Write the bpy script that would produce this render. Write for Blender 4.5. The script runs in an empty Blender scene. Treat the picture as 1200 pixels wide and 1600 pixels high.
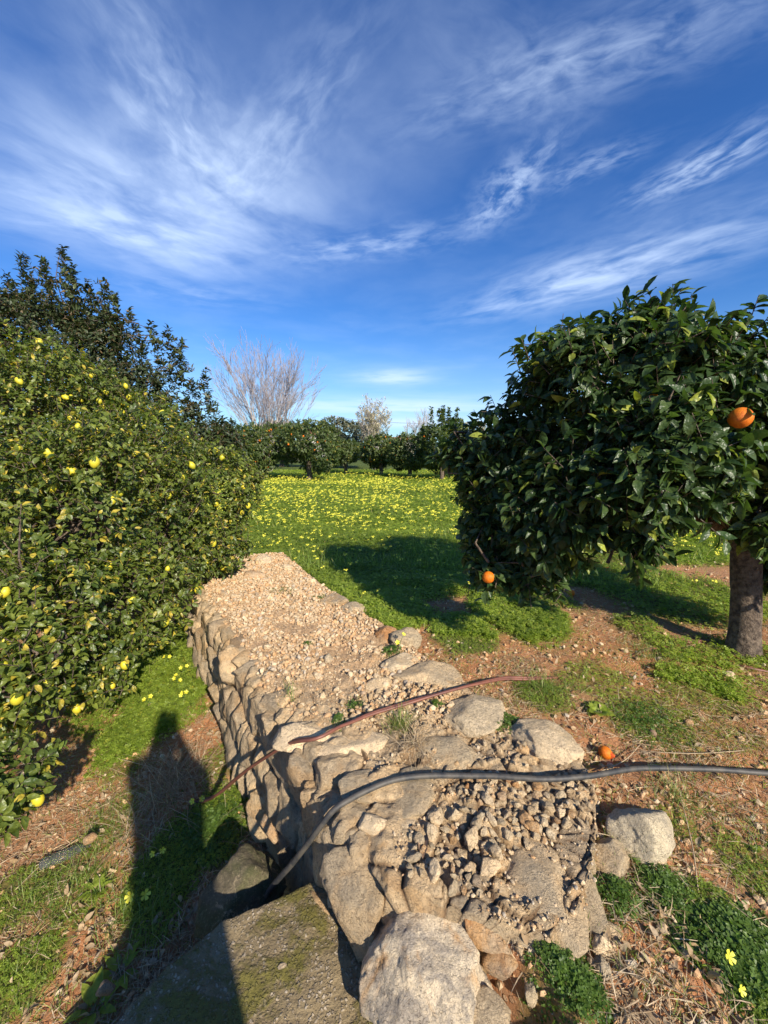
import bpy, math, random
import numpy as np
from mathutils import Vector, Matrix
rad = math.radians
SC = bpy.context.scene
COL = SC.collection

# ------------------------------------------------------------------ camera, sky, sun, exposure
F, PITCH, CZ = 620.0, rad(9.0), 1.55      # focal length in px of the 1200x1600 photograph
SUN_EL, SUN_AZ = rad(31), rad(149)        # azimuth clockwise from +Y (the view direction)
cam = bpy.data.cameras.new('camera')
cam.sensor_fit = 'VERTICAL'; cam.sensor_height = 36; cam.lens = 36 * F / 1600
cam.clip_start = 0.02; cam.clip_end = 3000
camo = bpy.data.objects.new('camera', cam); COL.objects.link(camo)
camo.location = (0, 0, CZ); camo.rotation_euler = (rad(90) - PITCH, 0, 0)
SC.camera = camo
SC.view_settings.view_transform = 'Standard'; SC.view_settings.look = 'None'
SC.view_settings.exposure = 0.80; SC.view_settings.gamma = 1.0

sund = Vector((math.cos(SUN_EL) * math.sin(SUN_AZ), math.cos(SUN_EL) * math.cos(SUN_AZ), math.sin(SUN_EL)))
sl = bpy.data.lights.new('sun', 'SUN'); sl.energy = 4.5; sl.angle = rad(0.8); sl.color = (1.0, 0.90, 0.76)
slo = bpy.data.objects.new('sun', sl); COL.objects.link(slo)
slo.rotation_euler = (-sund).to_track_quat('-Z', 'Y').to_euler(); slo.location = (4, -6, 8)

cp, sp = math.cos(PITCH), math.sin(PITCH)
def ray(u, v):
    x = (u - 600) / F; y = (800 - v) / F
    return np.array([x, cp + sp * y, -sp + cp * y])
def PZ(u, v, z):
    d = ray(u, v); t = (CZ - z) / -d[2]
    return np.array([0, 0, CZ]) + d * t
def PD(u, v, depth):
    return np.array([0, 0, CZ]) + ray(u, v) * depth
def proj(P):
    P = np.asarray(P) - np.array([0, 0, CZ])
    f = P[..., 1] * cp - P[..., 2] * sp; up = P[..., 1] * sp + P[..., 2] * cp
    return 600 + F * P[..., 0] / f, 800 - F * up / f, f

# ---- node helpers
class NT:
    def __init__(s, tree): s.t = tree; s.n = tree.nodes; s.l = tree.links
    def node(s, typ, **kw):
        n = s.n.new(typ)
        for k, v in kw.items(): setattr(n, k, v)
        return n
    def put(s, sock, v):
        if v is None: return
        if isinstance(v, bpy.types.NodeSocket): s.l.new(v, sock)
        else:
            if hasattr(sock.default_value, '__len__') and not hasattr(v, '__len__'): v = [v] * len(sock.default_value)
            if hasattr(sock.default_value, '__len__') and len(sock.default_value) == 4 and len(v) == 3: v = tuple(v) + (1,)
            sock.default_value = v
    def math(s, op, a, b=None, c=None, clamp=False):
        n = s.node('ShaderNodeMath', operation=op); n.use_clamp = clamp
        s.put(n.inputs[0], a); s.put(n.inputs[1], b)
        if c is not None: s.put(n.inputs[2], c)
        return n.outputs[0]
    def vmath(s, op, a, b=None):
        n = s.node('ShaderNodeVectorMath', operation=op); s.put(n.inputs[0], a); s.put(n.inputs[1], b)
        return n.outputs['Value'] if op in ('DOT_PRODUCT', 'LENGTH') else n.outputs[0]
    def comb(s, x, y, z=0.0):
        n = s.node('ShaderNodeCombineXYZ'); s.put(n.inputs[0], x); s.put(n.inputs[1], y); s.put(n.inputs[2], z); return n.outputs[0]
    def sep(s, v):
        n = s.node('ShaderNodeSeparateXYZ'); s.put(n.inputs[0], v); return n.outputs
    def noise(s, vec, scale, detail=3, rough=.55, dist=0.0, col=False):
        n = s.node('ShaderNodeTexNoise'); s.put(n.inputs['Vector'], vec); n.inputs['Scale'].default_value = scale
        n.inputs['Detail'].default_value = detail; n.inputs['Roughness'].default_value = rough; n.inputs['Distortion'].default_value = dist
        return n.outputs['Color' if col else 'Fac']
    def voro(s, vec, scale, feature='F1', out='Distance', rnd=1.0):
        n = s.node('ShaderNodeTexVoronoi', feature=feature); s.put(n.inputs['Vector'], vec); n.inputs['Scale'].default_value = scale
        n.inputs['Randomness'].default_value = rnd
        return n.outputs[out]
    def ss(s, x, a, b):
        n = s.node('ShaderNodeMapRange', interpolation_type='SMOOTHSTEP'); s.put(n.inputs[0], x)
        n.inputs[1].default_value = a; n.inputs[2].default_value = b; return n.outputs[0]
    def mr(s, x, a, b, c, d):
        n = s.node('ShaderNodeMapRange'); s.put(n.inputs[0], x)
        for i, v in enumerate((a, b, c, d)): n.inputs[i + 1].default_value = v
        return n.outputs[0]
    def mix(s, f, a, b, blend='MIX'):
        n = s.node('ShaderNodeMix', data_type='RGBA', blend_type=blend); s.put(n.inputs[0], f); s.put(n.inputs[6], a); s.put(n.inputs[7], b)
        return n.outputs[2]
    def attr(s, name):
        return s.node('ShaderNodeAttribute', attribute_name=name).outputs
    def coord(s): return s.node('ShaderNodeTexCoord').outputs['Object']
    def bump(s, h, strength, dist, nrm=None):
        n = s.node('ShaderNodeBump'); s.put(n.inputs['Height'], h); n.inputs['Strength'].default_value = strength
        n.inputs['Distance'].default_value = dist; s.put(n.inputs['Normal'], nrm); return n.outputs[0]

world = bpy.data.worlds.new('World'); SC.world = world; world.use_nodes = True
W = NT(world.node_tree); W.n.clear()
sky = W.node('ShaderNodeTexSky', sky_type='NISHITA'); sky.sun_disc = False
sky.sun_elevation = SUN_EL; sky.sun_rotation = SUN_AZ; sky.air_density = 1.0; sky.dust_density = 0.25; sky.ozone_density = 2.2
hs = W.node('ShaderNodeHueSaturation'); hs.inputs['Saturation'].default_value = 1.17; hs.inputs['Hue'].default_value = .508; W.l.new(sky.outputs[0], hs.inputs['Color'])
skyc = W.mix(1.0, hs.outputs[0], (.56, .96, 1.34), 'MULTIPLY')
dirv = W.node('ShaderNodeTexCoord').outputs['Generated']
dx, dy, dz = W.sep(dirv)
zc = W.math('MAXIMUM', dz, 0.03)
px, py = W.math('DIVIDE', dx, zc), W.math('DIVIDE', dy, zc)
pv = W.comb(px, py, 0)
wc = W.noise(pv, 1.3, 4, .6, col=True)
pw = W.vmath('ADD', pv, W.vmath('SCALE', W.vmath('SUBTRACT', wc, (.5, .5, .5)))) 
pw.node.inputs[1].default_value = (0, 0, 0)
sc_ = pw.node.inputs[1].links[0].from_node if pw.node.inputs[1].links else None
if sc_: sc_.inputs['Scale'].default_value = .22
def skyP(u, v):
    d = ray(u, v); d = d / np.linalg.norm(d); return np.array([d[0], d[1]]) / max(d[2], .03)
def band(u0, v0, u1, v1, wpx, amp, streak, lo, hi, seed):
    """a streaky cirrus bank lying between two points of the sky"""
    a, b = skyP(u0, v0), skyP(u1, v1); c = (a + b) / 2; ax = (b - a); L = np.linalg.norm(ax) / 2; ax = ax / (2 * L)
    um, vm = (u0 + u1) / 2, (v0 + v1) / 2; du, dv = u1 - u0, v1 - v0; q = math.hypot(du, dv)
    o = skyP(um - dv / q * wpx, vm + du / q * wpx); wd = abs(np.dot(o - c, np.array([-ax[1], ax[0]])))
    rel = W.vmath('SUBTRACT', pw, (c[0], c[1], 0))
    s_ = W.vmath('DOT_PRODUCT', rel, (ax[0] / L, ax[1] / L, 0)); t_ = W.vmath('DOT_PRODUCT', rel, (-ax[1] / wd, ax[0] / wd, 0))
    r2 = W.math('ADD', W.math('MULTIPLY', s_, s_), W.math('MULTIPLY', t_, t_))
    m = W.math('POWER', 2.718, W.math('MULTIPLY', r2, -1.1))
    nv = W.comb(W.math('MULTIPLY', s_, L / wd * 1.0), W.math('MULTIPLY', t_, streak), seed)
    n = W.noise(nv, 1.25, 6, .55, .25)
    return W.math('MULTIPLY', W.math('MULTIPLY', m, amp), W.ss(n, lo - .06, hi + .10))
bands = [
    (-60, 120, 420, 420, 120, 1.15, 1.6, .25, .72, 1.3), (-80, 300, 400, 400, 48, .8, 1.6, .25, .7, 5.1),
    (150, -60, 350, 330, 70, .55, 2.2, .35, .75, 9.7), (330, 330, 560, 60, 60, .45, 2.4, .3, .75, 12.2),
    (660, 190, 1250, -20, 55, .55, 2.0, .3, .7, 17.9), (700, 30, 900, 190, 80, .28, 1.6, .3, .75, 21.4),
    (745, 360, 850, 225, 30, .95, 1.4, .38, .66, 24.6), (1000, 320, 1230, 190, 26, .95, 2.0, .35, .7, 28.3),
    (740, 490, 1260, 330, 36, 1.05, 1.8, .3, .68, 33.8), (440, 410, 720, 360, 24, .6, 1.5, .38, .68, 37.0),
    (850, 290, 1000, 230, 20, .5, 1.6, .35, .7, 40.0), (560, 592, 670, 588, 12, 1.1, 1.5, .1, .6, 44.0), (520, 662, 800, 662, 7, 1.3, 1.5, .0, .5, 61.0),
    (420, 636, 800, 636, 10, 1.2, 1.5, .1, .6, 47.0), (240, 250, 700, 190, 110, .18, 1.0, .2, .8, 51.0),
    (150, 440, 420, 470, 22, .35, 1.5, .35, .7, 55.0)]
cov = None
for b in bands:
    m = band(*b); cov = m if cov is None else W.math('ADD', cov, m)
veil = W.math('MULTIPLY', W.ss(W.noise(pw, 1.1, 5, .55, .2), .40, .75), .13)
cov = W.math('ADD', cov, veil)
cov = W.math('MULTIPLY', cov, W.ss(dz, .0, .08), clamp=True)
cov = W.math('MULTIPLY', cov, .66)
haz = W.math('MULTIPLY', W.ss(dz, .30, -.02), .50)
skyc = W.mix(haz, skyc, (5.0, 7.0, 9.6))
cl = W.mix(cov, skyc, (7.2, 8.8, 11.4))
bg = W.node('ShaderNodeBackground'); W.l.new(cl, bg.inputs['Color']); bg.inputs['Strength'].default_value = 0.070
wo = W.node('ShaderNodeOutputWorld'); W.l.new(bg.outputs[0], wo.inputs['Surface'])
world.cycles.sampling_method = 'MANUAL'; world.cycles.sample_map_resolution = 512
SC.cycles.max_bounces = 6; SC.cycles.transparent_max_bounces = 4; SC.cycles.transmission_bounces = 3; SC.cycles.diffuse_bounces = 3; SC.cycles.glossy_bounces = 2
SC.cycles.sample_clamp_indirect = 6.0

# ------------------------------------------------------------------ numpy noise
def hsh(ix, iy, iz, seed):
    h = (ix.astype(np.int64) * 374761393 + iy.astype(np.int64) * 668265263 + iz.astype(np.int64) * 2147483647 + seed * 1274126177) & 0xFFFFFFFF
    h = ((h ^ (h >> 13)) * 1274126177) & 0xFFFFFFFF
    h = ((h ^ (h >> 16)) * 2246822519) & 0xFFFFFFFF
    return ((h ^ (h >> 15)) & 0xFFFFFF) / float(0xFFFFFF)
def vnoise(P, seed=0):
    I = np.floor(P).astype(np.int64); f = P - I; f = f * f * (3 - 2 * f); r = 0
    for a in (0, 1):
        wx = f[:, 0] if a else 1 - f[:, 0]
        for b in (0, 1):
            wy = f[:, 1] if b else 1 - f[:, 1]
            for c in (0, 1):
                wz = f[:, 2] if c else 1 - f[:, 2]
                r = r + wx * wy * wz * hsh(I[:, 0] + a, I[:, 1] + b, I[:, 2] + c, seed)
    return r * 2 - 1
def fbm(P, oct=4, seed=0, gain=.5):
    r, a, s = 0, 1.0, 0
    for i in range(oct):
        r = r + a * vnoise(P * 2.03 ** i + 7.3 * i, seed + i); s += a; a *= gain
    return r / s
def n2(x, y, sc, oct=3, seed=0):
    P = np.stack([x * sc, y * sc, np.full_like(x, 3.7)], -1)
    return fbm(P, oct, seed)
def worley(P, seed=0, jit=.9):
    I = np.floor(P).astype(np.int64)
    f1 = np.full(len(P), 9.); f2 = np.full(len(P), 9.); idv = np.zeros(len(P))
    for a in (-1, 0, 1):
        for b in (-1, 0, 1):
            for c in (-1, 0, 1):
                J = I + np.array([a, b, c])
                q = np.stack([J[:, k] + .5 + (hsh(J[:, 0], J[:, 1], J[:, 2], seed + 11 * (k + 1)) - .5) * jit for k in range(3)], -1)
                d = np.linalg.norm(q - P, axis=1); near = d < f1
                f2 = np.where(near, f1, np.minimum(f2, d))
                idv = np.where(near, hsh(J[:, 0], J[:, 1], J[:, 2], seed + 99), idv); f1 = np.minimum(f1, d)
    return f1, f2, idv
def sstep(x, a, b):
    t = np.clip((x - a) / (b - a), 0, 1); return t * t * (3 - 2 * t)

# ------------------------------------------------------------------ object helpers
def tag(o, label=None, cat=None, group=None, kind=None):
    if label: o['label'] = label
    if cat: o['category'] = cat
    if group: o['group'] = group
    if kind: o['kind'] = kind
    return o
def empty(name, loc, label, cat, group=None):
    o = bpy.data.objects.new(name, None); COL.objects.link(o); o.location = tuple(float(c) for c in loc); o.empty_display_size = .1
    return tag(o, label, cat, group)
def mesh_data(name, V, faces, mat=None, smooth=True, tint=None):
    """faces: list of int arrays (n,k)"""
    V = np.asarray(V, dtype=np.float32); faces = [np.asarray(f, dtype=np.int32) for f in (faces if isinstance(faces, list) else [faces]) if len(f)]
    me = bpy.data.meshes.new(name)
    nl = sum(f.size for f in faces); nf = sum(len(f) for f in faces)
    me.vertices.add(len(V)); me.vertices.foreach_set('co', V.ravel())
    me.loops.add(nl); me.polygons.add(nf)
    me.loops.foreach_set('vertex_index', np.concatenate([f.ravel() for f in faces]))
    tot = np.concatenate([np.full(len(f), f.shape[1], np.int32) for f in faces])
    st = np.concatenate([[0], np.cumsum(tot)[:-1]]).astype(np.int32)
    me.polygons.foreach_set('loop_start', st)
    me.polygons.foreach_set('loop_total', tot)
    me.polygons.foreach_set('use_smooth', np.full(nf, smooth))
    if tint is not None:
        a = me.color_attributes.new('tint', 'FLOAT_COLOR', 'POINT')
        t = np.ones((len(V), 4), np.float32); tint = np.asarray(tint); t[:, :tint.shape[1]] = tint
        a.data.foreach_set('color', t.ravel())
    me.update(calc_edges=True); me.validate()
    if mat: me.materials.append(mat)
    return me
def link(name, me, parent=None, loc=None):
    o = bpy.data.objects.new(name, me); COL.objects.link(o)
    if parent is not None: o.parent = parent
    if loc is not None: o.location = tuple(float(c) for c in loc)
    return o
def build(name, V, faces, mat, parent=None, smooth=True, tint=None, origin=None):
    V = np.asarray(V, float)
    if parent is not None and parent.type == 'EMPTY': V = V - np.array(parent.location)
    elif origin is not None: V = V - np.asarray(origin)
    return link(name, mesh_data(name, V, faces, mat, smooth, tint), parent, None if parent is not None else origin)
def norm(a): return a / np.maximum(np.linalg.norm(a, axis=-1, keepdims=True), 1e-9)
def inst(tv, tf, pos, X, Y, Z, sc, tint):
    """copies of one small shape: tv (T,3), tf list of faces; X,Y,Z frames (N,3)"""
    N, T = len(pos), len(tv); sc = np.asarray(sc)
    if sc.ndim == 1: sc = np.repeat(sc[:, None], 3, 1)
    L = tv[None] * sc[:, None, :]
    V = pos[:, None] + L[:, :, 0:1] * X[:, None] + L[:, :, 1:2] * Y[:, None] + L[:, :, 2:3] * Z[:, None]
    fs = [(np.asarray(f)[None] + (np.arange(N) * T)[:, None, None]).reshape(-1, np.asarray(f).shape[1]) for f in tf]
    return V.reshape(-1, 3), fs, np.repeat(tint, T, 0)
def merge(parts):
    Vs, Fs, Ts, off = [], [], [], 0
    for V, fs, t in parts:
        Vs.append(V); Ts.append(t); Fs += [f + off for f in fs]; off += len(V)
    return np.concatenate(Vs), Fs, np.concatenate(Ts)
def frames(ax, up):
    Y = norm(ax); X = norm(np.cross(Y, up)); Z = np.cross(X, Y); return X, Y, Z
def tube(pts, radii, seg=8, cap=True):
    pts = np.asarray(pts, float); n = len(pts); radii = np.broadcast_to(np.asarray(radii, float), (n,))
    T = norm(np.gradient(pts, axis=0)); ref = np.array([0, 0, 1.]) if abs(T[0][2]) < .9 else np.array([1., 0, 0])
    V = []; u = norm(np.cross(T[0], ref))
    for i in range(n):
        u = norm(u - T[i] * np.dot(u, T[i])); w = np.cross(T[i], u)
        for k in range(seg):
            a = 2 * math.pi * k / seg; V.append(pts[i] + radii[i] * (math.cos(a) * u + math.sin(a) * w))
    i = np.arange(n - 1)[:, None] * seg; k = np.arange(seg)[None]; k2 = (k + 1) % seg
    Fq = np.stack([i + k, i + k2, i + seg + k2, i + seg + k], -1).reshape(-1, 4); V = np.array(V)
    if cap:
        V = np.concatenate([V, pts[:1], pts[-1:]]); a = len(V) - 2; kk = np.arange(seg)
        t1 = np.stack([np.full(seg, a), (kk + 1) % seg, kk], -1); b = (n - 1) * seg
        t2 = np.stack([np.full(seg, a + 1), b + kk, b + (kk + 1) % seg], -1)
        return V, [Fq, t1, t2]
    return V, [Fq]
def spline(pts, n):
    pts = np.asarray(pts, float); P = np.concatenate([2 * pts[:1] - pts[1:2], pts, 2 * pts[-1:] - pts[-2:-1]])
    out = []; m = len(pts) - 1
    for t in np.linspace(0, m, n):
        i = min(int(t), m - 1); f = t - i; a, b, c, d = P[i:i + 4]
        out.append(.5 * (2 * b + (c - a) * f + (2 * a - 5 * b + 4 * c - d) * f * f + (3 * b - a - 3 * c + d) * f ** 3))
    return np.array(out)
def sticks(A, B, r0, r1, seg=3):
    """many straight thin tapering sticks A->B"""
    A, B = np.asarray(A, float), np.asarray(B, float); N = len(A)
    T = norm(B - A); ref = np.where(np.abs(T[:, 2:3]) < .9, np.array([[0, 0, 1.]]), np.array([[1., 0, 0]]))
    u = norm(np.cross(T, ref)); w = np.cross(T, u); V = []
    r0 = np.broadcast_to(r0, (N,)); r1 = np.broadcast_to(r1, (N,))
    for P, r in ((A, r0), (B, r1)):
        for k in range(seg):
            a = 2 * math.pi * k / seg; V.append(P + r[:, None] * (math.cos(a) * u + math.sin(a) * w))
    V = np.stack(V, 1).reshape(-1, 3); off = np.arange(N)[:, None, None] * seg * 2
    k = np.arange(seg); f = np.stack([k, (k + 1) % seg, seg + (k + 1) % seg, seg + k], -1)
    return V, [(f[None] + off).reshape(-1, 4)]

# ------------------------------------------------------------------ terrain shape
EY = np.array([-6, .3, .95, 1.17, 1.45, 1.73, 2.1, 2.51, 3.3, 4.07, 5.2, 8, 12, 60])
EX = np.array([.6, .3, .12, -.09, -.2, -.315, -.60, -.90, -1.41, -1.99, -2.75, -4.6, -7, -30])
def edge_x(y): return np.interp(y, EY, EX)
def low_z(y): return np.interp(y, [-6, .5, 2, 3, 4, 6, 12, 20], [-.8, -.8, -.76, -.66, -.54, -.42, -.18, 0])
def Hbase(x, y):
    d = (x - edge_x(y)) * .82
    up = -.03 + .05 * n2(x, y, .45, 2, 5) - .05 * sstep(x, .5, 1.6) * sstep(y, 3, 1) + .25 * sstep(y, 6, 20)*0
    lo = low_z(y) + .05 * n2(x, y, .8, 2, 6) + .18 * sstep(-x - edge_x(y)*-1*0, 99, 100)
    lo = np.minimum(lo, up)
    t = sstep(d, .16, .34)
    return lo * (1 - t) + up * t
def H(x, y):
    x = np.asarray(x, float); y = np.asarray(y, float); sh = x.shape; x = x.ravel(); y = y.ravel()
    z = Hbase(x, y); dist = np.hypot(x, y)
    near = sstep(dist, 14, 5)
    z = z + near * (.018 * n2(x, y, 3.1, 3, 8) + .012 * n2(x, y, 11, 3, 9))
    return z.reshape(sh)
def H1(x, y): return float(H(np.array([x]), np.array([y]))[0])
def PG(u, v):
    """where the sight line through a photo point meets the ground"""
    z = 0.0
    for i in range(12):
        p = PZ(u, v, z); z = .5 * z + .5 * H1(p[0], p[1])
    return PZ(u, v, z)
def radius(px, p): return px * float(proj(p)[2]) / F

# green cover: 0 bare soil .. 1 thick carpet
spots = [ # u, v, rx px, ry px, amount
    (285, 1060, 62, 80, 1.0), (240, 1010, 70, 60, .9), (335, 1290, 60, 55, 1.0), (270, 1350, 60, 75, .95), (250, 1430, 45, 50, .7),
    (30, 1400, 60, 40, .7), (40, 1520, 60, 45, .8), (130, 1400, 50, 40, .5), (340, 1195, 30, 30, .6), (170, 1290, 40, 40, .4),
    (1160, 1490, 62, 90, .8), (1170, 1360, 50, 40, .5), (880, 1550, 55, 55, .5), (1010, 1115, 85, 42, .6), (850, 1090, 45, 26, .7), (930, 1060, 60, 28, .55),
    (1100, 1080, 80, 30, .6), (800, 950, 70, 50, 1.0), (720, 990, 60, 35, .9), (620, 960, 60, 30, .9), (1060, 930, 120, 40, .7), (940, 900, 80, 25, .8), (1130, 1150, 60, 20, .35),
    (1060, 1290, 30, 25, .3), (630, 1020, 14, 12, .6), (480, 1005, 12, 8, .6), (555, 1100, 14, 10, .6)]
SP = []
for u, v, a, b, w in spots:
    p = PG(u, v); f = float(proj(p)[2]); d = ray(u, v)
    SP.append((p[0], p[1], a * f / F, b * f / F / max(.25, -d[2] / np.linalg.norm(d)), w))
def green(x, y):
    g = np.zeros_like(x)
    wob = .35 * n2(x, y, 4, 3, 21)
    for sx, sy, rx, ry, w in SP:
        r = np.sqrt(((x - sx) / rx) ** 2 + ((y - sy) / ry) ** 2) + wob
        g = np.maximum(g, w * sstep(r, 1.15, .7))
    ex = edge_x(y)
    # the flower meadow: right of the wall, beyond a ragged border
    border = 3.25 + .62 * np.maximum(x, -.6) + .5 * n2(x, y, 1.1, 2, 22)
    f1 = sstep(y, border + .0, border + .7) * sstep(x - ex, 1.15, 1.5 ) * sstep(x, 2.4 + .2 * (y - 5), 1.1 + .2 * (y - 5))
    f1b = sstep(y, 5.0, 5.6) * sstep(x - ex, .1, .5)
    g = np.maximum(g, np.maximum(f1, f1b * (1 - .45 * sstep(n2(x, y, .7, 2, 24), .1, .4) * sstep(x, 1.2, 2.2))))
    # patchy weeds elsewhere
    g = np.maximum(g, .5 * sstep(n2(x, y, 1.7, 3, 25), .08, .38) * sstep(np.hypot(x, y), 1.6, 2.6))
    g = np.maximum(g, .35 * sstep(y, 5, 8))
    # nothing on the gravel of the wall top
    g = g * (1 - wallmask(x, y))
    return g
# ---- wall footprint: pairs of left and right edge points of its top
pairs = [((592, 1400), (860, 1475)), ((560, 1350), (905, 1420)), ((528, 1265), (930, 1300)), ((492, 1190), (905, 1200)), ((440, 1120), (795, 1125)),
         ((395, 1060), (705, 1060)), ((360, 1000), (625, 1000)), ((335, 960), (560, 955)), ((312, 925), (505, 918)), ((300, 895), (470, 890)), ((290, 872), (445, 868))]
LW = np.array([PZ(*a, 0)[:2] for a, b in pairs]); RW = np.array([PZ(*b, 0)[:2] for a, b in pairs])
POLY = np.concatenate([LW, RW[::-1]])
def wallmask(x, y, soft=.06):
    """1 inside the wall footprint, fading over its border"""
    inside = np.zeros(x.shape, bool); dmin = np.full(x.shape, 9.)
    n = len(POLY)
    for i in range(n):
        a, b = POLY[i], POLY[(i + 1) % n]
        c = ((a[1] > y) != (b[1] > y)) & (x < (b[0] - a[0]) * (y - a[1]) / (b[1] - a[1] + 1e-12) + a[0]); inside ^= c
        ab = b - a; t = np.clip(((x - a[0]) * ab[0] + (y - a[1]) * ab[1]) / (ab @ ab), 0, 1)
        dmin = np.minimum(dmin, np.hypot(x - a[0] - t * ab[0], y - a[1] - t * ab[1]))
    sd = np.where(inside, dmin, -dmin)
    return sstep(sd, -soft, soft)

# ------------------------------------------------------------------ materials
def newmat(name):
    m = bpy.data.materials.new(name); m.use_nodes = True; t = NT(m.node_tree)
    return m, t, t.n['Principled BSDF']
def stone_mat(name, c1, c2, stain, stain_amt=.35, grey_lo=.42, grey_hi=.6, bumpd=.02, joint=False, dark=.7, lich=.22):
    m, t, b = newmat(name); co = t.coord()
    oi = t.node('ShaderNodeObjectInfo').outputs
    off = t.math('MULTIPLY', oi['Random'], 37.0); co = t.vmath('ADD', co, t.comb(off, off, off))
    big = t.noise(co, 7, 5, .65, .4); st = t.noise(co, 4.3, 4, .6, .8); fine = t.noise(co, 70, 8, .82); mid = t.noise(co, 21, 5, .7, .3)
    base = t.mix(t.ss(big, grey_lo, grey_hi), c1, c2)
    base = t.mix(t.math('MULTIPLY', t.ss(st, .52, .68), stain_amt), base, stain)
    base = t.mix(t.math('MULTIPLY', t.ss(mid, .55, .75), lich), base, (.10, .095, .085))
    base = t.mix(t.math('MULTIPLY', t.ss(fine, .5, .75), .45), base, (.72, .57, .36))
    base = t.mix(t.math('MULTIPLY', t.ss(fine, .49, .34), dark), base, (.13, .10, .07))
    sp_ = t.voro(co, 95, 'F1', 'Distance'); base = t.mix(t.math('MULTIPLY', t.ss(sp_, .20, .10), .35), base, (.07, .055, .04))
    base = t.mix(t.math('MULTIPLY', t.ss(t.noise(co, 11, 6, .8, .6), .56, .66), .4), base, (.82, .67, .44))
    base = t.mix(1.0, base, t.mix(oi['Random'], (.78, .78, .78), (1.18, 1.12, 1.05)), 'MULTIPLY')
    if joint:
        at = t.attr('tint'); r, g, bl = t.sep(at['Color'])
        base = t.mix(1.0, base, t.mix(r, (.72, .72, .74), (1.3, 1.22, 1.08)), 'MULTIPLY')
        base = t.mix(t.math('MULTIPLY', bl, .75), base, t.mix(fine, (.38, .22, .11), (.62, .42, .24)))
        base = t.mix(g, base, t.mix(fine, (.10, .055, .03), (.30, .19, .10)))
    crack = t.voro(t.vmath('ADD', co, t.vmath('SCALE', t.noise(co, 9, 3, col=True))), 13, 'DISTANCE_TO_EDGE')
    ck = t.ss(crack, .0, .03)
    base = t.mix(t.math('MULTIPLY', t.math('SUBTRACT', 1.0, ck), t.math('MULTIPLY', t.ss(mid, .42, .6), .6)), base, (.12, .08, .05))
    h = t.math('ADD', t.math('MULTIPLY', fine, .55), t.math('ADD', t.math('MULTIPLY', mid, .8), t.math('MULTIPLY', ck, .18)))
    h = t.math('ADD', h, t.math('MULTIPLY', t.noise(co, 160, 4, .7), .3))
    h = t.math('ADD', h, t.math('MULTIPLY', t.voro(t.vmath('ADD', co, t.vmath('MULTIPLY', t.noise(co, 14, 3, col=True), (.06, .06, .06))), 34, 'F1', 'Distance'), .18))
    t.put(b.inputs['Base Color'], base); b.inputs['Roughness'].default_value = .92; b.inputs['Specular IOR Level'].default_value = .2
    t.put(b.inputs['Normal'], t.bump(h, 1.0, bumpd)); return m
M = {}
M['wall'] = stone_mat('limestone_wall', (.72, .55, .34), (.56, .455, .31), (.58, .34, .14), .5, bumpd=.022, joint=True)
M['pale'] = stone_mat('pale_limestone', (.78, .62, .40), (.62, .50, .33), (.52, .32, .14), .35)
M['grey'] = stone_mat('grey_limestone', (.64, .49, .30), (.50, .405, .27), (.56, .34, .14), .5)
M['orange_rock'] = stone_mat('iron_stained_rock', (.56, .34, .16), (.50, .38, .25), (.52, .22, .07), .6)
M['cream'] = stone_mat('cream_limestone', (.86, .72, .48), (.74, .62, .43), (.60, .40, .2), .25, lich=.1, dark=.45)
M['boulder'] = stone_mat('veined_boulder', (.82, .69, .49), (.44, .385, .31), (.66, .34, .10), .9, .46, .58, bumpd=.018)
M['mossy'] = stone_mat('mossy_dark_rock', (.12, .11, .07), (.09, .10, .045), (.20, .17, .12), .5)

def gravel_mat():
    m, t, b = newmat('gravel'); at = t.attr('tint'); r, g, bl = t.sep(at['Color']); co = t.coord()
    c = t.mix(r, (.34, .23, .12), (.62, .49, .32)); c = t.mix(t.math('MULTIPLY', g, .8), c, (.56, .31, .14)); c = t.mix(t.ss(bl, .88, .97), c, (.42, .35, .26))
    n = t.noise(co, 120, 3, .7); c = t.mix(t.math('MULTIPLY', t.ss(n, .5, .8), .5), c, (.2, .15, .1))
    t.put(b.inputs['Base Color'], c); b.inputs['Roughness'].default_value = .9; b.inputs['Specular IOR Level'].default_value = .2
    t.put(b.inputs['Normal'], t.bump(n, .6, .004)); return m
M['gravel'] = gravel_mat()

def soil_mat():
    m, t, b = newmat('soil'); co = t.coord(); at = t.attr('tint'); r, g, bl = t.sep(at['Color'])
    n1 = t.noise(co, 5, 6, .7); n2_ = t.noise(co, 45, 5, .7); n3 = t.noise(co, 1.3, 4, .6)
    c = t.mix(n1, (.34, .13, .052), (.56, .27, .12)); c = t.mix(t.math('MULTIPLY', t.ss(n2_, .45, .75), .5), c, (.52, .36, .22))
    c = t.mix(t.math('MULTIPLY', t.ss(n3, .4, .65), .4), c, (.28, .19, .11))
    vc = t.voro(co, 38, 'F1', 'Color'); vd = t.voro(co, 38, 'F1', 'Distance')
    peb = t.math('MULTIPLY', t.ss(t.sep(vc)[0], .55, .62), t.ss(vd, .42, .3))
    c = t.mix(t.math('MULTIPLY', peb, .8), c, t.mix(t.sep(vc)[1], (.42, .22, .11), (.52, .36, .22)))
    c = t.mix(r, c, t.mix(t.noise(co, 16, 5, .7), (.05, .075, .016), (.13, .17, .035)))   # under the green cover
    h = t.math('ADD', n2_, t.math('ADD', t.math('MULTIPLY', peb, .6), t.math('MULTIPLY', t.noise(co, 130, 4, .7), .4)))
    t.put(b.inputs['Base Color'], c); b.inputs['Roughness'].default_value = .95; b.inputs['Specular IOR Level'].default_value = .15
    t.put(b.inputs['Normal'], t.bump(h, .9, .018)); return m
M['soil'] = soil_mat()

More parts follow.
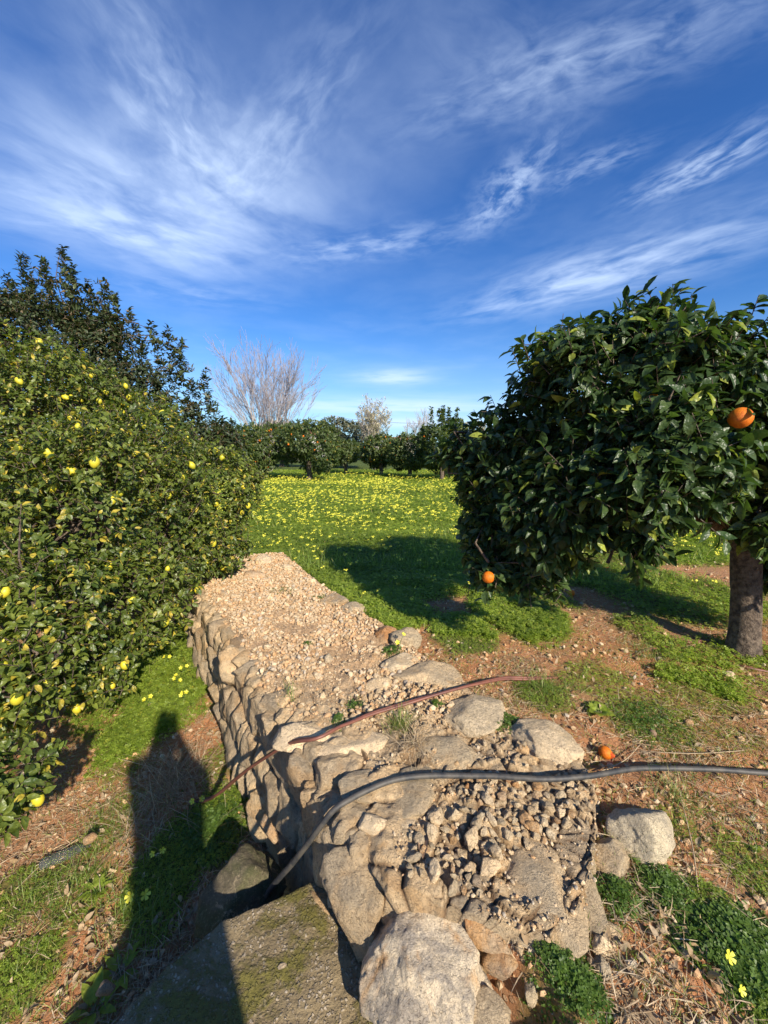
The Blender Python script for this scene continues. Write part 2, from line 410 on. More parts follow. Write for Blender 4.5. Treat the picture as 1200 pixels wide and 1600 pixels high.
def leaf_mat(name, dark, light, yellow, rough=.38, trans=.35, back=1.5, spec=.5):
    """tint: r shade of the leaf, g yellowing, b unused"""
    m, t, b = newmat(name); at = t.attr('tint'); r, g, bl = t.sep(at['Color'])
    c = t.mix(r, dark, light); c = t.mix(g, c, yellow)
    nz = t.noise(t.coord(), 42, 3, .6); c = t.mix(t.math('MULTIPLY', t.ss(nz, .42, .62), .45), c, dark); t.put(b.inputs['Normal'], t.bump(t.noise(t.coord(), 26, 2), .7, .02))
    geo = t.node('ShaderNodeNewGeometry'); bf = geo.outputs['Backfacing']
    cb = t.mix(1.0, c, (back, back, back * .95), 'MULTIPLY'); c2 = t.mix(bf, c, cb)
    t.put(b.inputs['Base Color'], c2); b.inputs['Roughness'].default_value = rough; b.inputs['Specular IOR Level'].default_value = spec
    tr = t.node('ShaderNodeBsdfTranslucent'); t.put(tr.inputs['Color'], t.mix(1.0, c, (2.0, 2.3, .9), 'MULTIPLY'))
    mx = t.node('ShaderNodeMixShader'); mx.inputs[0].default_value = trans
    t.l.new(b.outputs[0], mx.inputs[1]); t.l.new(tr.outputs[0], mx.inputs[2]); t.l.new(mx.outputs[0], t.n['Material Output'].inputs['Surface'])
    return m
M['orange_leaf'] = leaf_mat('orange_leaf', (.018, .042, .013), (.085, .13, .038), (.34, .38, .06), .38, .24, spec=.3)
M['lemon_leaf'] = leaf_mat('lemon_leaf', (.042, .074, .012), (.21, .245, .042), (.60, .45, .06), .42, .28)
M['dark_leaf'] = leaf_mat('dark_leaf', (.026, .044, .018), (.075, .095, .036), (.17, .11, .05), .45, .15)
M['far_leaf'] = leaf_mat('orchard_leaf', (.035, .06, .016), (.12, .16, .04), (.34, .30, .05), .5, .25)
M['olive_leaf'] = leaf_mat('olive_leaf', (.07, .085, .05), (.16, .17, .11), (.25, .2, .1), .6, .15)
M['dry_leaf'] = leaf_mat('pale_dry_leaf', (.30, .26, .18), (.50, .46, .36), (.4, .3, .15), .7, .2)
M['clover'] = leaf_mat('clover_leaf', (.12, .175, .02), (.33, .40, .055), (.42, .38, .06), .55, .45)
M['clover_dark'] = leaf_mat('dark_clover_leaf', (.05, .10, .016), (.14, .23, .035), (.30, .30, .05), .5, .35)
M['grass'] = leaf_mat('grass_blade', (.09, .15, .025), (.27, .34, .07), (.48, .38, .17), .5, .35)
M['straw'] = leaf_mat('dry_straw', (.24, .16, .085), (.58, .46, .30), (.3, .2, .1), .75, .1)
def plain(name, col, rough=.6, noise=0, bump=0, bscale=40, col2=None, spec=.5, **kw):
    m, t, b = newmat(name); co = t.coord(); n = t.noise(co, noise or 8, 5, .65)
    t.put(b.inputs['Base Color'], t.mix(t.ss(n, .35, .65), col, col2 or tuple(c * .7 for c in col))); b.inputs['Roughness'].default_value = rough
    b.inputs['Specular IOR Level'].default_value = spec
    if bump: t.put(b.inputs['Normal'], t.bump(t.noise(co, bscale, 5, .7), .8, bump))
    for k, v in kw.items(): b.inputs[k].default_value = v
    return m
M['bark'] = plain('orange_bark', (.20, .15, .105), .92, 26, .05, 34, (.06, .042, .03))
M['bark_grey'] = plain('pale_bark', (.46, .41, .37), .9, 6, .01, 30, (.30, .26, .23))
M['twig'] = plain('green_twig', (.13, .12, .05), .8, 20)
M['twig_purple'] = plain('reddish_bare_twig', (.36, .32, .33), .9, 3, 0, 40, (.28, .25, .26))
M['petal'] = plain('yellow_petal', (.66, .60, .03), .55, 30, 0, 40, (.60, .60, .06), **{'Subsurface Weight': 0.0})
M['stem'] = plain('flower_stem', (.12, .20, .04), .6)
M['white_petal'] = plain('lemon_blossom', (.8, .78, .74), .6)
M['orange'] = plain('orange_peel', (.72, .20, .01), .5, 3, .002, 160, (.60, .13, .008), spec=.3)
M['lemon'] = plain('lemon_peel', (.62, .50, .03), .45, 9, .001, 200, (.42, .42, .03))
M['rot_orange'] = plain('split_orange_flesh', (.75, .12, .015), .35, 30, .006, 60, (.5, .06, .01))
M['hose'] = plain('black_rubber', (.028, .030, .032), .6, 18, .001, 80, (.085, .075, .06))
M['brown_hose'] = plain('brown_plastic_hose', (.20, .075, .045), .5, 12, .001, 60, (.13, .05, .035))
M['roof'] = plain('clay_roof_tiles', (.50, .25, .15), .9, 2)
M['plaster'] = plain('white_plaster', (.66, .62, .56), .9, 1)
M['window'] = plain('window_glass', (.05, .06, .07), .2)
M['metal'] = plain('grey_metal', (.35, .35, .36), .5)
M['skin'] = plain('skin', (.5, .32, .24), .6); M['jacket'] = plain('navy_jacket', (.05, .06, .1), .85, 12); M['jeans'] = plain('blue_jeans', (.07, .1, .18), .9, 14); M['hair'] = plain('brown_hair', (.06, .04, .025), .7, 30)
M['brown_leaf'] = plain('dead_leaf', (.24, .15, .09), .8, 20)

def concrete_mat():
    m, t, b = newmat('mossy_concrete'); co = t.coord()
    cw = t.vmath('ADD', co, t.vmath('MULTIPLY', t.noise(co, 90, 2, col=True), (.016, .016, .016))); v1d = t.voro(cw, 78, 'F1', 'Distance'); v1c = t.sep(t.voro(cw, 78, 'F1', 'Color'))
    peb = t.math('MULTIPLY', t.ss(v1d, .5, .3), t.ss(v1c[0], .1, .4))
    n = t.noise(co, 4.2, 5, .65, .5); f = t.noise(co, 60, 5, .7)
    c = t.mix(f, (.20, .145, .075), (.34, .265, .15))
    c = t.mix(t.math('MULTIPLY', peb, .85), c, t.mix(v1c[1], (.28, .22, .14), (.60, .50, .36)))
    moss = t.ss(t.math('ADD', n, t.math('MULTIPLY', f, .25)), .60, .74)
    c = t.mix(t.math('MULTIPLY', moss, .85), c, t.mix(f, (.08, .08, .014), (.22, .19, .04)))
    h = t.math('ADD', t.math('MULTIPLY', peb, .7), t.math('ADD', f, t.math('MULTIPLY', moss, .4)))
    t.put(b.inputs['Base Color'], c); b.inputs['Roughness'].default_value = .95; b.inputs['Specular IOR Level'].default_value = .15
    t.put(b.inputs['Normal'], t.bump(h, 1.0, .012)); return m
M['concrete'] = concrete_mat()

# ------------------------------------------------------------------ ground: one sheet to the horizon
rng = np.random.default_rng(7)
def axis(lo, hi, c, d0, k):
    out = [c]; 
    x = c
    while x < hi: x += d0 + k * max(0, abs(x - c) - 1.2) ** 1.15; out.append(x)
    x = c; left = []
    while x > lo: x -= d0 + k * max(0, abs(x - c) - 1.2) ** 1.15; left.append(x)
    return np.array(left[::-1] + out)
gx = axis(-700, 700, 0, .0135, .012); gy = axis(-600, 1500, 1.7, .0135, .011)
GX, GY = np.meshgrid(gx, gy); xx, yy = GX.ravel(), GY.ravel()
zz = H(xx, yy); gg = green(xx, yy)
nr = np.hypot(xx, yy) < 6
cl_ = np.zeros_like(xx)
P3 = np.stack([xx[nr], yy[nr], np.zeros(nr.sum())], -1)
f1, f2, idc = worley(P3 * 26, 3); cl_[nr] = (np.clip(.55 - f1, 0, 1)) * (idc > .45) * .020
zz = zz + cl_ * (1 - gg * .6) + gg * .01
nx_, ny_ = len(gx), len(gy); ii = (np.arange(ny_ - 1)[:, None] * nx_ + np.arange(nx_ - 1)[None]).ravel()
GF = np.stack([ii, ii + 1, ii + nx_ + 1, ii + nx_], -1)
gr = build('ground', np.stack([xx, yy, zz], -1), [GF], M['soil'], tint=np.stack([gg, gg * 0, gg * 0], -1)); tag(gr, kind='structure')

# ------------------------------------------------------------------ dry-stone wall
_ico = {}
def ico(sub):
    if sub in _ico: return _ico[sub]
    import bmesh
    bm = bmesh.new(); bmesh.ops.create_icosphere(bm, subdivisions=sub, radius=1); bm.verts.ensure_lookup_table()
    V = np.array([v.co[:] for v in bm.verts]); Fc = np.array([[v.index for v in f.verts] for f in bm.faces]); bm.free()
    _ico[sub] = (V, Fc); return V, Fc
NS = 640
tt = np.linspace(0, len(LW) - 1, 400); Lc = spline(LW, 400); Rc = spline(RW, 400)
sl_ = np.concatenate([[0], np.cumsum(np.linalg.norm(np.diff(Lc, axis=0), axis=1))]); STOT = sl_[-1]
sg = np.linspace(0, STOT, NS)
Lp = np.stack([np.interp(sg, sl_, Lc[:, k]) for k in (0, 1)], -1); Rp = np.stack([np.interp(sg, sl_, Rc[:, k]) for k in (0, 1)], -1)
out_n = norm(np.stack([-(np.gradient(Lp[:, 1])), np.gradient(Lp[:, 0])], -1))      # left-pointing outward normal
kern = np.ones(61) / 61
out_n = norm(np.stack([np.convolve(np.pad(out_n[:, k], 30, 'edge'), kern, 'valid') for k in (0, 1)], -1))
NF, NTp, NR = 110, 190, 14
rows = []
zlow = low_z(Lp[:, 1]) - .12
for j in range(NF):
    q = j / NF; z = zlow * (1 - q) - .02 * q
    off = .13 * (1 - q) - .03 * sstep(q, .9, 1.0)
    rows.append(np.concatenate([Lp + out_n * off[..., None] if np.ndim(off) else Lp + out_n * off, z[:, None]], 1))
for j in range(NTp):
    q = j / (NTp - 1); P = Lp + (Rp - Lp) * q - out_n * .03 * (1 - q)
    z = .03 * np.sin(np.clip(q * 12, 0, math.pi / 2)) - .02 * (1 - min(1, q * 12)) + 0 * P[:, 0]
    rows.append(np.concatenate([P, z[:, None]], 1))
rd = norm(Rp - Lp)
for j in range(1, NR + 1):
    q = j / NR; P = Rp + rd * .06 * q; rows.append(np.concatenate([P, (.03 - .26 * q + 0 * P[:, 0])[:, None]], 1))
WV = np.stack(rows, 0)                              # (R, NS, 3)
R_ = WV.shape[0]
du = np.gradient(WV, axis=1); dv_ = np.gradient(WV, axis=0); Nn = norm(np.cross(du, dv_)); 
if Nn[NF + 60, NS // 2, 2] < 0: Nn = -Nn
P = WV.reshape(-1, 3); rowi = np.repeat(np.arange(R_), NS); sS = np.tile(sg, R_)
face = sstep(rowi.astype(float), NF + 4, NF - 6)
warp = np.stack([fbm(P * 3.5 + k * 9.1, 3, 40 + k) for k in range(3)], -1)
Pf = np.stack([sS / .21, P[:, 2] / .40, 0 * sS], -1) + warp * .38
a1, a2, aid = worley(Pf, 5)
Pf2 = np.stack([sS / .07, P[:, 2] / .19, 0 * sS], -1) + warp * .9
b1, b2, bid = worley(Pf2, 15)
jf = np.clip((a2 - a1) / .16, 0, 1); jf2 = np.clip((b2 - b1) / .2, 0, 1)
jf = np.clip((a2 - a1) / .07, 0, 1); jf2 = np.clip((b2 - b1) / .07, 0, 1); tiltf = .05 * (aid - .5) * np.sin(7 * sS + 20 * aid)
disp_f = .050 * (aid - .5) + tiltf + .038 * (jf ** .7 - 1) + .020 * (bid - .5) + .008 * (jf2 - 1) + .012 * fbm(P * np.array([26, 26, 5.]), 4, 57) + .016 * (.5 - np.abs(fbm(P * np.array([9, 9, 5.]), 3, 58)))
sz = np.interp(sS, [0, 1.2, 2.2], [.23, .20, .12])
wx = P[:, :2] + warp[:, :2] * .07
Pt = np.stack([wx[:, 0] / .22, wx[:, 1] / .22, 0 * sS], -1); c1_, c2_, cid = worley(Pt, 25)
Pt2 = np.stack([wx[:, 0] / .07, wx[:, 1] / .07, 0 * sS], -1); d1_, d2_, did = worley(Pt2, 35)
jt = np.clip((c2_ - c1_) / .13, 0, 1); jt2 = np.clip((d2_ - d1_) / .22, 0, 1)
nearm = sstep(sS, 1.75, 1.1)
acr = np.where(rowi >= NF, (rowi - NF) / NTp, 0)
rough = sstep(n2(P[:, 0], P[:, 1], 1.7, 2, 77), -.05, .2)
slab_f = .045 * (cid - .35) + .032 * (jt ** .5 - 1) + .012 * fbm(P * 16, 4, 51)
rub_f = .02 * (did - .5) + .02 * (jt2 ** .5 - 1)
disp_t = nearm * (slab_f * (1 - .6 * rough) + rub_f * rough) + (1 - nearm) * (.012 * fbm(P * 9, 3, 52) + .008 * (jt2 - 1))
disp_f = disp_f - .035
disp = face * disp_f + (1 - face) * disp_t + .020 * fbm(P * 8.5 * np.array([1, 1, .6]), 4, 53) + .008 * fbm(P * 30, 3, 54)
endfade = 1.0
WVd = P + Nn.reshape(-1, 3) * disp[:, None]
jr = face * np.maximum(sstep(a2 - a1, .045, .0), .5 * sstep(b2 - b1, .03, .0)) + (1 - face) * (nearm * np.maximum(sstep(c2_ - c1_, .06, .0), rough * .7 * sstep(d2_ - d1_, .12, .0)))
soilm = (1 - face) * (1 - nearm) * 1.0
cell = face * (.6 * aid + .4 * bid) + (1 - face) * (cid * (1 - rough) + did * rough)
ii = (np.arange(R_ - 1)[:, None] * NS + np.arange(NS - 1)[None]).ravel()
WF = np.stack([ii, ii + 1, ii + NS + 1, ii + NS], -1)
# end caps: fans closing the near and far end
caps = []
for col in (0, NS - 1):
    ids = np.arange(R_) * NS + col; c = len(WVd); cen = WVd[ids].mean(0); cen[2] = -.25; WVd = np.concatenate([WVd, cen[None]])
    caps.append(np.stack([np.full(R_ - 1, c), ids[:-1], ids[1:]], -1))
tint = np.stack([cell, jr, soilm], -1); tint = np.concatenate([tint, np.zeros((2, 3))])
wl = build('stone_wall', WVd, [WF] + caps, M['wall'], tint=tint)
tag(wl, 'long dry-stone retaining wall with a gravel covered top running away beside the meadow', 'wall')
def block(seed, size, sub=5):
    r = np.random.default_rng(seed); V, Fc = ico(sub)
    n = np.concatenate([np.array([[1, 0, 0], [-1, 0, 0], [0, 1, 0], [0, -1, 0], [0, 0, 1], [0, 0, -1.]]) + r.normal(size=(6, 3)) * .24, r.normal(size=(16, 3))]); n = norm(n)
    h = np.concatenate([r.uniform(.68, .8, 6), r.uniform(.80, 1.02, 16)]); d = V @ n.T; q = np.where(d > .05, h[None] / np.maximum(d, .05), 99)
    rr = np.minimum((np.sum(np.maximum(q, .01) ** -70., 1)) ** (-1 / 70.), 1.3); X = V * rr[:, None]
    a1, a2, ai = worley(X * 1.9 + seed * .37, seed % 77)
    X = X * (1 + .13 * fbm(X * 1.7 + seed, 3, seed % 91) + .09 * (ai - .5) + .05 * fbm(X * 5 + seed, 4, 3, .6) + .035 * fbm(X * 17, 4, 8, .65))[:, None]
    return X * np.array(size) * 1.3, Fc
stone_parts, rb = [], np.random.default_rng(808)
def add_block(p, X_, Y_, Z_, size, seed, sub):
    V, Fc = block(seed, size, sub); V = p + V[:, 0:1] * X_ + V[:, 1:2] * Y_ + V[:, 2:3] * Z_
    stone_parts.append((V, [Fc], np.tile([rb.random(), 0, 0], (len(V), 1))))
for row in range(4):
    sx = rb.uniform(0, .1)
    while sx < STOT - .08:
        wd_ = rb.uniform(.06, .24) * (1.1 if row < 3 else 1.0); i = int(min(NS - 1, (sx + wd_ / 2) / STOT * (NS - 1)))
        tg = np.array([-out_n[i][1], out_n[i][0]]); zl = low_z(Lp[i][1]); hh = (-.05 - zl) / 3
        if row < 3:
            z = zl + hh * (row + .5) + rb.uniform(-.03, .03); hz = hh * rb.uniform(.50, .66); off = .125 * (1 - (row + .5) / 3.2) + rb.uniform(-.03, .015); dp = .09
            p = np.array([*(Lp[i] + out_n[i] * (off - .03)), z])
        else:
            dp = rb.uniform(.06, .12); hz = rb.uniform(.05, .085); p = np.array([*(Lp[i] - out_n[i] * (dp * .75)), .012 - hz * .72 + rb.uniform(-.02, .016) - .012 - .018 * (sx > 1.2)])
        if not (row == 3 and rb.random() < .12):
            a_ = rb.normal() * .08; X_ = np.array([*tg, rb.normal() * .06]); X_ /= np.linalg.norm(X_); Y_ = np.array([*out_n[i], rb.normal() * .06]); Y_ -= X_ * (Y_ @ X_); Y_ /= np.linalg.norm(Y_)
            add_block(p, X_, Y_, np.cross(X_, Y_), (wd_ * .53, dp, hz), int(rb.integers(1e6)), 5 if sx < 1.5 else 4)
        sx += wd_ * .97
V_, F_, T_ = merge(stone_parts)
build('face_stones', V_, F_, M['wall'], wl, tint=T_)
TOPV = WVd[:-2].reshape(R_, NS, 3)[NF:NF + NTp].reshape(-1, 3)
from mathutils import kdtree
kd = kdtree.KDTree(len(TOPV[::3]))
for i, p in enumerate(TOPV[::3]): kd.insert((p[0], p[1], 0), i)
kd.balance(); TV3 = TOPV[::3]
def top_z(x, y): return float(TV3[kd.find((x, y, 0))[1]][2])
def top_zs(X): return np.array([top_z(a, b) for a, b in X])

# ------------------------------------------------------------------ rocks
def rock(seed, sub=4, size=(1, 1, 1), planes=13, rough=.12, soft=70):
    r = np.random.default_rng(seed); V, Fc = ico(sub)
    n = norm(r.normal(size=(planes + 12, 3))); h = np.concatenate([r.uniform(.62, 1.0, planes), r.uniform(.88, 1.02, 12)])
    d = V @ n.T; q = np.where(d > .05, h[None] / np.maximum(d, .05), 99)
    rr = (np.sum(np.maximum(q, .01) ** -soft, 1)) ** (-1 / soft); rr = np.minimum(rr, 1.25)
    X = V * rr[:, None]
    if sub >= 3:
        f = fbm(X * 1.8 + seed * 3.1, 4, seed % 91); g = fbm(X * 6 + seed, 4 if sub > 4 else 2, (seed + 5) % 91)
        a1, a2, aid = worley(X * 2.2 + seed * .37, seed % 77) if sub >= 4 else (0, 1, .5)
        X = X * (1 + rough * .8 * f + rough * .35 * g + .05 * (aid - .5) + .03 * fbm(X * 15 + seed, 4, 7, .65))[:, None] if sub >= 4 else X * (1 + rough * f + rough * .4 * g)[:, None]
    return X * np.array(size), Fc
def rotm(rx, ry, rz):
    return np.array(Matrix.Rotation(rz, 3, 'Z') @ Matrix.Rotation(ry, 3, 'Y') @ Matrix.Rotation(rx, 3, 'X'))
# named single rocks: name, u, v, z of its middle, half width px, half depth px-ish, half height factor, yaw, mat, label
HOSE_OBS = [TOPV[::2], V_[::3]]
def big_rock(u, v, z, wpx, dpx, hfac, yaw, mat, label, seed, sub=5, tilt=(0, 0), name='rock', cat='rock', rough=.1, planes=13):
    p = PZ(u, v, z); a = radius(wpx, p); b = radius(dpx, p); s = (a, b, hfac * min(a, b))
    V, Fc = rock(seed, sub, s, rough=rough, planes=planes); V = V @ rotm(tilt[0], tilt[1], yaw).T
    HOSE_OBS.append((V + p)[::4]); o = build(name, V + p, [Fc], M[mat], origin=p); return tag(o, label, cat)
big_rock(664, 1505, -.15, 106, 100, .8, .25, 'boulder', 'largest boulder, grey veined with orange stained ends, at the near end of the wall', 118, 6, (.15, -.12), 'boulder', 'boulder', .12, 30)
big_rock(1003, 1296, -.0, 50, 42, .8, .3, 'cream', 'pale cream boulder with a sharp ridge on the red soil right of the wall', 83, 5, (.1, .15), 'boulder', 'boulder')
big_rock(950, 1338, -.04, 32, 30, .7, .1, 'grey', 'rounded grey rock touching the left foot of the cream boulder', 13)
big_rock(1022, 1328, -.02, 14, 20, .9, .1, 'pale', 'small upright wedge of pale stone leaning on the cream boulder', 14, 4)
big_rock(858, 1168, .01, 64, 42, .6, -.45, 'pale', 'broad pale limestone rock on the wall edge just above the black hose', 15, 5, (.1, .1))
big_rock(745, 1112, .01, 48, 52, .5, .2, 'pale', 'blocky buff rock on the wall edge under the bend of the brown hose', 16, 5)
big_rock(672, 1062, .01, 56, 44, .5, -.2, 'grey', 'flat grey-brown rock on the wall edge just above the brown hose', 17, 5)
big_rock(628, 1040, .01, 34, 30, .5, .5, 'pale', 'rough buff rock between gravel and the flat grey-brown rock', 18)
big_rock(632, 1002, .02, 24, 26, .8, .3, 'grey', 'dark grey angular rock beside the single yellow flower on the wall edge', 19)
big_rock(602, 995, .02, 22, 20, .8, .9, 'orange_rock', 'orange-brown rock at the edge of clover left of the dark grey one', 20)
big_rock(592, 1070, .02, 24, 20, .45, .6, 'grey', 'flat brown stone lying in the middle of the gravel', 21, 4)
big_rock(512, 1031, .03, 9, 9, 1.2, .2, 'pale', 'small white three-cornered stone standing in the gravel', 22, 3, name='stone', cat='stone')
big_rock(522, 943, .0, 24, 26, .6, .2, 'grey', 'grey rock with a crest sticking out of the shaded clover', 23)
big_rock(556, 955, .0, 22, 20, .5, .4, 'grey', 'low grey rock right of the crested one in the clover', 24)
big_rock(448, 888, .03, 11, 10, .7, .2, 'pale', 'white rounded stone at the far end of the wall', 25, 4, name='stone', cat='stone')
big_rock(412, 876, .04, 12, 22, .9, .2, 'pale', 'tall pale stone under the lemon tree at the far end of the wall', 26, 4)
big_rock(400, 903, .0, 26, 18, .5, .2, 'orange_rock', 'flat orange-brown rock across the far end of the gravel', 27, 4)
big_rock(602, 1322, -.07, 66, 54, .8, .5, 'pale', 'large cream block at the wall corner behind the veined boulder', 28, 5, (0, -.25))
big_rock(580, 1288, .03, 22, 17, .8, .2, 'pale', 'rounded buff stone lying between the hose and the cream corner block', 29, 4, name='stone', cat='stone')
big_rock(568, 1232, .015, 40, 34, .5, .3, 'grey', 'grey-brown rock pinched under the black hose at the wall corner', 30, 5)
big_rock(640, 1240, .008, 52, 46, .4, .8, 'grey', 'flat rough rock just below the middle of the black hose', 31, 5)
big_rock(700, 1178, .008, 64, 34, .35, -.1, 'grey', 'wide flat rock just above the black hose', 32, 5)
big_rock(555, 1170, -.0, 54, 36, .5, .2, 'pale', 'flat buff capstone with a yellow lichen spot between the two hoses', 33, 5)
big_rock(470, 1150, .0, 44, 32, .55, -.3, 'pale', 'buff capstone crossed by the brown hose on the left edge of the wall', 34, 5)
big_rock(835, 1400, -.015, 82, 74, .36, .3, 'grey', 'widest flat grey slab of rock in the rubble near the end of the wall', 35, 5)
big_rock(900, 1385, -.03, 38, 52, .4, .1, 'grey', 'narrow grey rock alongside the widest flat slab', 36, 5)
big_rock(757, 1443, -.05, 34, 36, .7, .8, 'orange_rock', 'smooth orange-brown rock wedged against the veined boulder', 37, 5)
big_rock(728, 1400, -.03, 20, 26, .6, .8, 'orange_rock', 'rusty stone above the smooth orange-brown rock', 38, 4)
big_rock(780, 1500, -.09, 22, 22, .8, .2, 'orange_rock', 'deep orange stone in the hollow right of the veined boulder', 39, 4)
big_rock(875, 1465, -.04, 14, 16, .8, .2, 'orange_rock', 'small pinkish round stone below the widest flat slab', 40, 4, name='stone', cat='stone')
big_rock(945, 1465, -.05, 34, 20, .6, .2, 'grey', 'brown broken rock below the two clover clumps', 41, 4)
big_rock(968, 1505, -.07, 38, 20, .7, .85, 'orange_rock', 'long reddish rock leaning out of the soil', 42, 5, (0, .3))
big_rock(760, 1590, -.12, 38, 28, .6, .2, 'grey', 'dark crusty rock at the bottom edge beside the veined boulder', 43, 5)
big_rock(1038, 1572, -.08, 16, 34, .7, .2, 'orange_rock', 'pointed two-toned stone with a grey top at the bottom right', 44, 4)
big_rock(1066, 1551, -.07, 7, 14, .9, .2, 'pale', 'small pale sliver of stone standing in the red soil', 45, 3, name='stone', cat='stone')
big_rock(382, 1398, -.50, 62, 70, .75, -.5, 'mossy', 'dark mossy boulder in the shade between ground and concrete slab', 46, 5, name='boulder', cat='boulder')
big_rock(430, 1290, -.55, 26, 26, .8, .2, 'orange_rock', 'rust coloured stone at the foot of the wall below the brown hose', 47, 4)
big_rock(1140, 1055, -.02, 9, 8, .8, .2, 'pale', 'small pale stone beside the foot of the orange tree', 48, 3, name='stone', cat='stone')
big_rock(1075, 1128, -.04, 8, 7, .8, .2, 'orange_rock', 'small buff stone on the bare soil below the orange tree', 49, 3, name='stone', cat='stone')
big_rock(165, 1545, -.62, 14, 12, .8, .2, 'orange_rock', 'orange clod of stone in the straw left of the concrete slab', 50, 3, name='stone', cat='stone')
big_rock(140, 1310, -.66, 10, 9, .8, .2, 'orange_rock', 'small orange stone right of the old plastic bottle', 51, 3, name='stone', cat='stone')
big_rock(518, 1408, -.27, 9, 13, .5, .3, 'grey', 'small grey flake of stone lying near the mossy corner of the slab', 52, 3, name='stone', cat='stone')
big_rock(442, 1510, -.28, 8, 6, .6, .3, 'pale', 'tiny pale chip of stone in the middle of the concrete slab', 53, 3, name='stone', cat='stone')

# loose stones of the rubble: each one an object
variants = [rock(200 + i, 4, (1, r_, .7 + .2 * (i % 3)), planes=12, rough=.12) for i, r_ in enumerate([.8, .65, .9, .75, .55, 1.0, .7, .85])]
vmesh = {}
for i, (V, Fc) in enumerate(variants):
    for mk in ('pale', 'grey', 'orange_rock'):
        vmesh[(i, mk)] = mesh_data('stone', V * .025, [Fc], M[mk])
def loose(n, poly_px, rmin, rmax, label, group, seed, zf, name='stone', cat='stone', mats=('pale', 'grey', 'orange_rock'), wts=(.4, .35, .25)):
    r = np.random.default_rng(seed); pl = np.array(poly_px, float); placed = []; tries = 0
    while len(placed) < n and tries < n * 60:
        tries += 1
        u = r.uniform(pl[:, 0].min(), pl[:, 0].max()); v = r.uniform(pl[:, 1].min(), pl[:, 1].max()); ins = False
        for i in range(len(pl)):
            a, b = pl[i], pl[(i + 1) % len(pl)]
            if (a[1] > v) != (b[1] > v) and u < (b[0] - a[0]) * (v - a[1]) / (b[1] - a[1]) + a[0]: ins = not ins
        if not ins: continue
        p = PZ(u, v, 0); s = rmin + (rmax - rmin) * r.random() ** 1.8
        if any(math.hypot(p[0] - q[0], p[1] - q[1]) < (s + q[2]) * .8 for q in placed): continue
        placed.append((p[0], p[1], s)); mk = r.choice(mats, p=wts)
        o = link(name, vmesh[(int(r.integers(len(variants))), mk)]); z = zf(p[0], p[1])
        o.location = (p[0], p[1], z + s * .32); s *= 40; o.scale = (s * r.uniform(.85, 1.15), s * r.uniform(.8, 1.1), s * r.uniform(.7, 1)); o.rotation_euler = (r.uniform(-.5, .5), r.uniform(-.5, .5), r.uniform(0, 6.28))
        tag(o, label, cat, group)
gz = lambda x, y: H1(x, y)
loose(75, [(640, 1300), (740, 1270), (850, 1280), (850, 1320), (780, 1345), (750, 1420), (700, 1400), (640, 1385)],   .014, .040, 'loose fist-sized stone heaped in the rubble behind the veined boulder', 'loose stones heaped behind the veined boulder', 31, top_z)
loose(90, [(740, 1225), (920, 1222), (920, 1300), (860, 1330), (760, 1275), (700, 1250)], .012, .038, 'small angular stone in the rubble bed just below the black hose', 'angular stones below the black hose', 32, top_z)
loose(26, [(690, 1120), (800, 1130), (840, 1205), (700, 1195)], .009, .022, 'small stone packed between the big edge rocks above the black hose', 'stones packed between the big edge rocks', 33, top_z)
loose(40, [(500, 1085), (650, 1060), (690, 1110), (560, 1150), (480, 1120)], .010, .026, 'small buff stone at the near end of the gravel above the brown hose', 'stones at the near end of the gravel', 34, top_z)
loose(20, [(770, 1450), (930, 1440), (960, 1500), (800, 1600), (770, 1590)], .012, .040, 'stone bedded in soil right of the veined boulder', 'stones bedded right of the veined boulder', 36, gz)
loose(34, [(345, 960), (520, 925), (600, 1000), (620, 1040), (480, 1100), (410, 1060)], .022, .045, 'flat stone lying half sunk in the gravel of the wall top', 'flat stones in the gravel bed', 37, lambda x, y: top_z(x, y) - .012)
loose(14, [(330, 930), (480, 895), (510, 920), (360, 960)], .025, .05, 'pale stone at the far end of the gravel bed', 'pale stones at the far end of the gravel', 38, lambda x, y: top_z(x, y) - .012)
# stone chips on bare soil and under the trees (uncountable)
def scatter(n, xr, yr, dens, seed, polar=True):
    r = np.random.default_rng(seed)
    if polar:
        d = xr[0] * (xr[1] / xr[0]) ** r.random(n); a = r.uniform(yr[0], yr[1], n); X = d * np.sin(a); Y = d * np.cos(a)
    else: X = r.uniform(*xr, n); Y = r.uniform(*yr, n)
    k = r.random(n) < dens(X, Y); return X[k], Y[k], r
fine_n = 16000
small = [rock(300 + i, 1, (1, [.8, .6, .9, .7][i % 4], [.7, .8, .55, .65][i % 4]), planes=9) for i in range(6)]
mid3 = [rock(320 + i, 2, (1, [.8, .6, .9, .7][i % 4], [.7, .8, .55, .65][i % 4]), planes=10) for i in range(6)]
def stones_mesh(X, Y, Z, S, r, vars_, orange=.4):
    parts = []; N = len(X); k = r.integers(0, len(vars_), N)
    ax = norm(r.normal(size=(N, 3)) * np.array([1, 1, .5])); up = norm(r.normal(size=(N, 3)) * .5 + np.array([0, 0, 1.]))
    XX, YY, ZZ = frames(ax, up); tn = np.stack([r.random(N), (r.random(N) < orange) * r.random(N), r.random(N)], -1); pos = np.stack([X, Y, Z], -1)
    for i, (V, Fc) in enumerate(vars_):
        m = k == i; parts.append(inst(V, [Fc], pos[m], XX[m], YY[m], ZZ[m], S[m], tn[m]))
    return merge(parts)
r = np.random.default_rng(61)
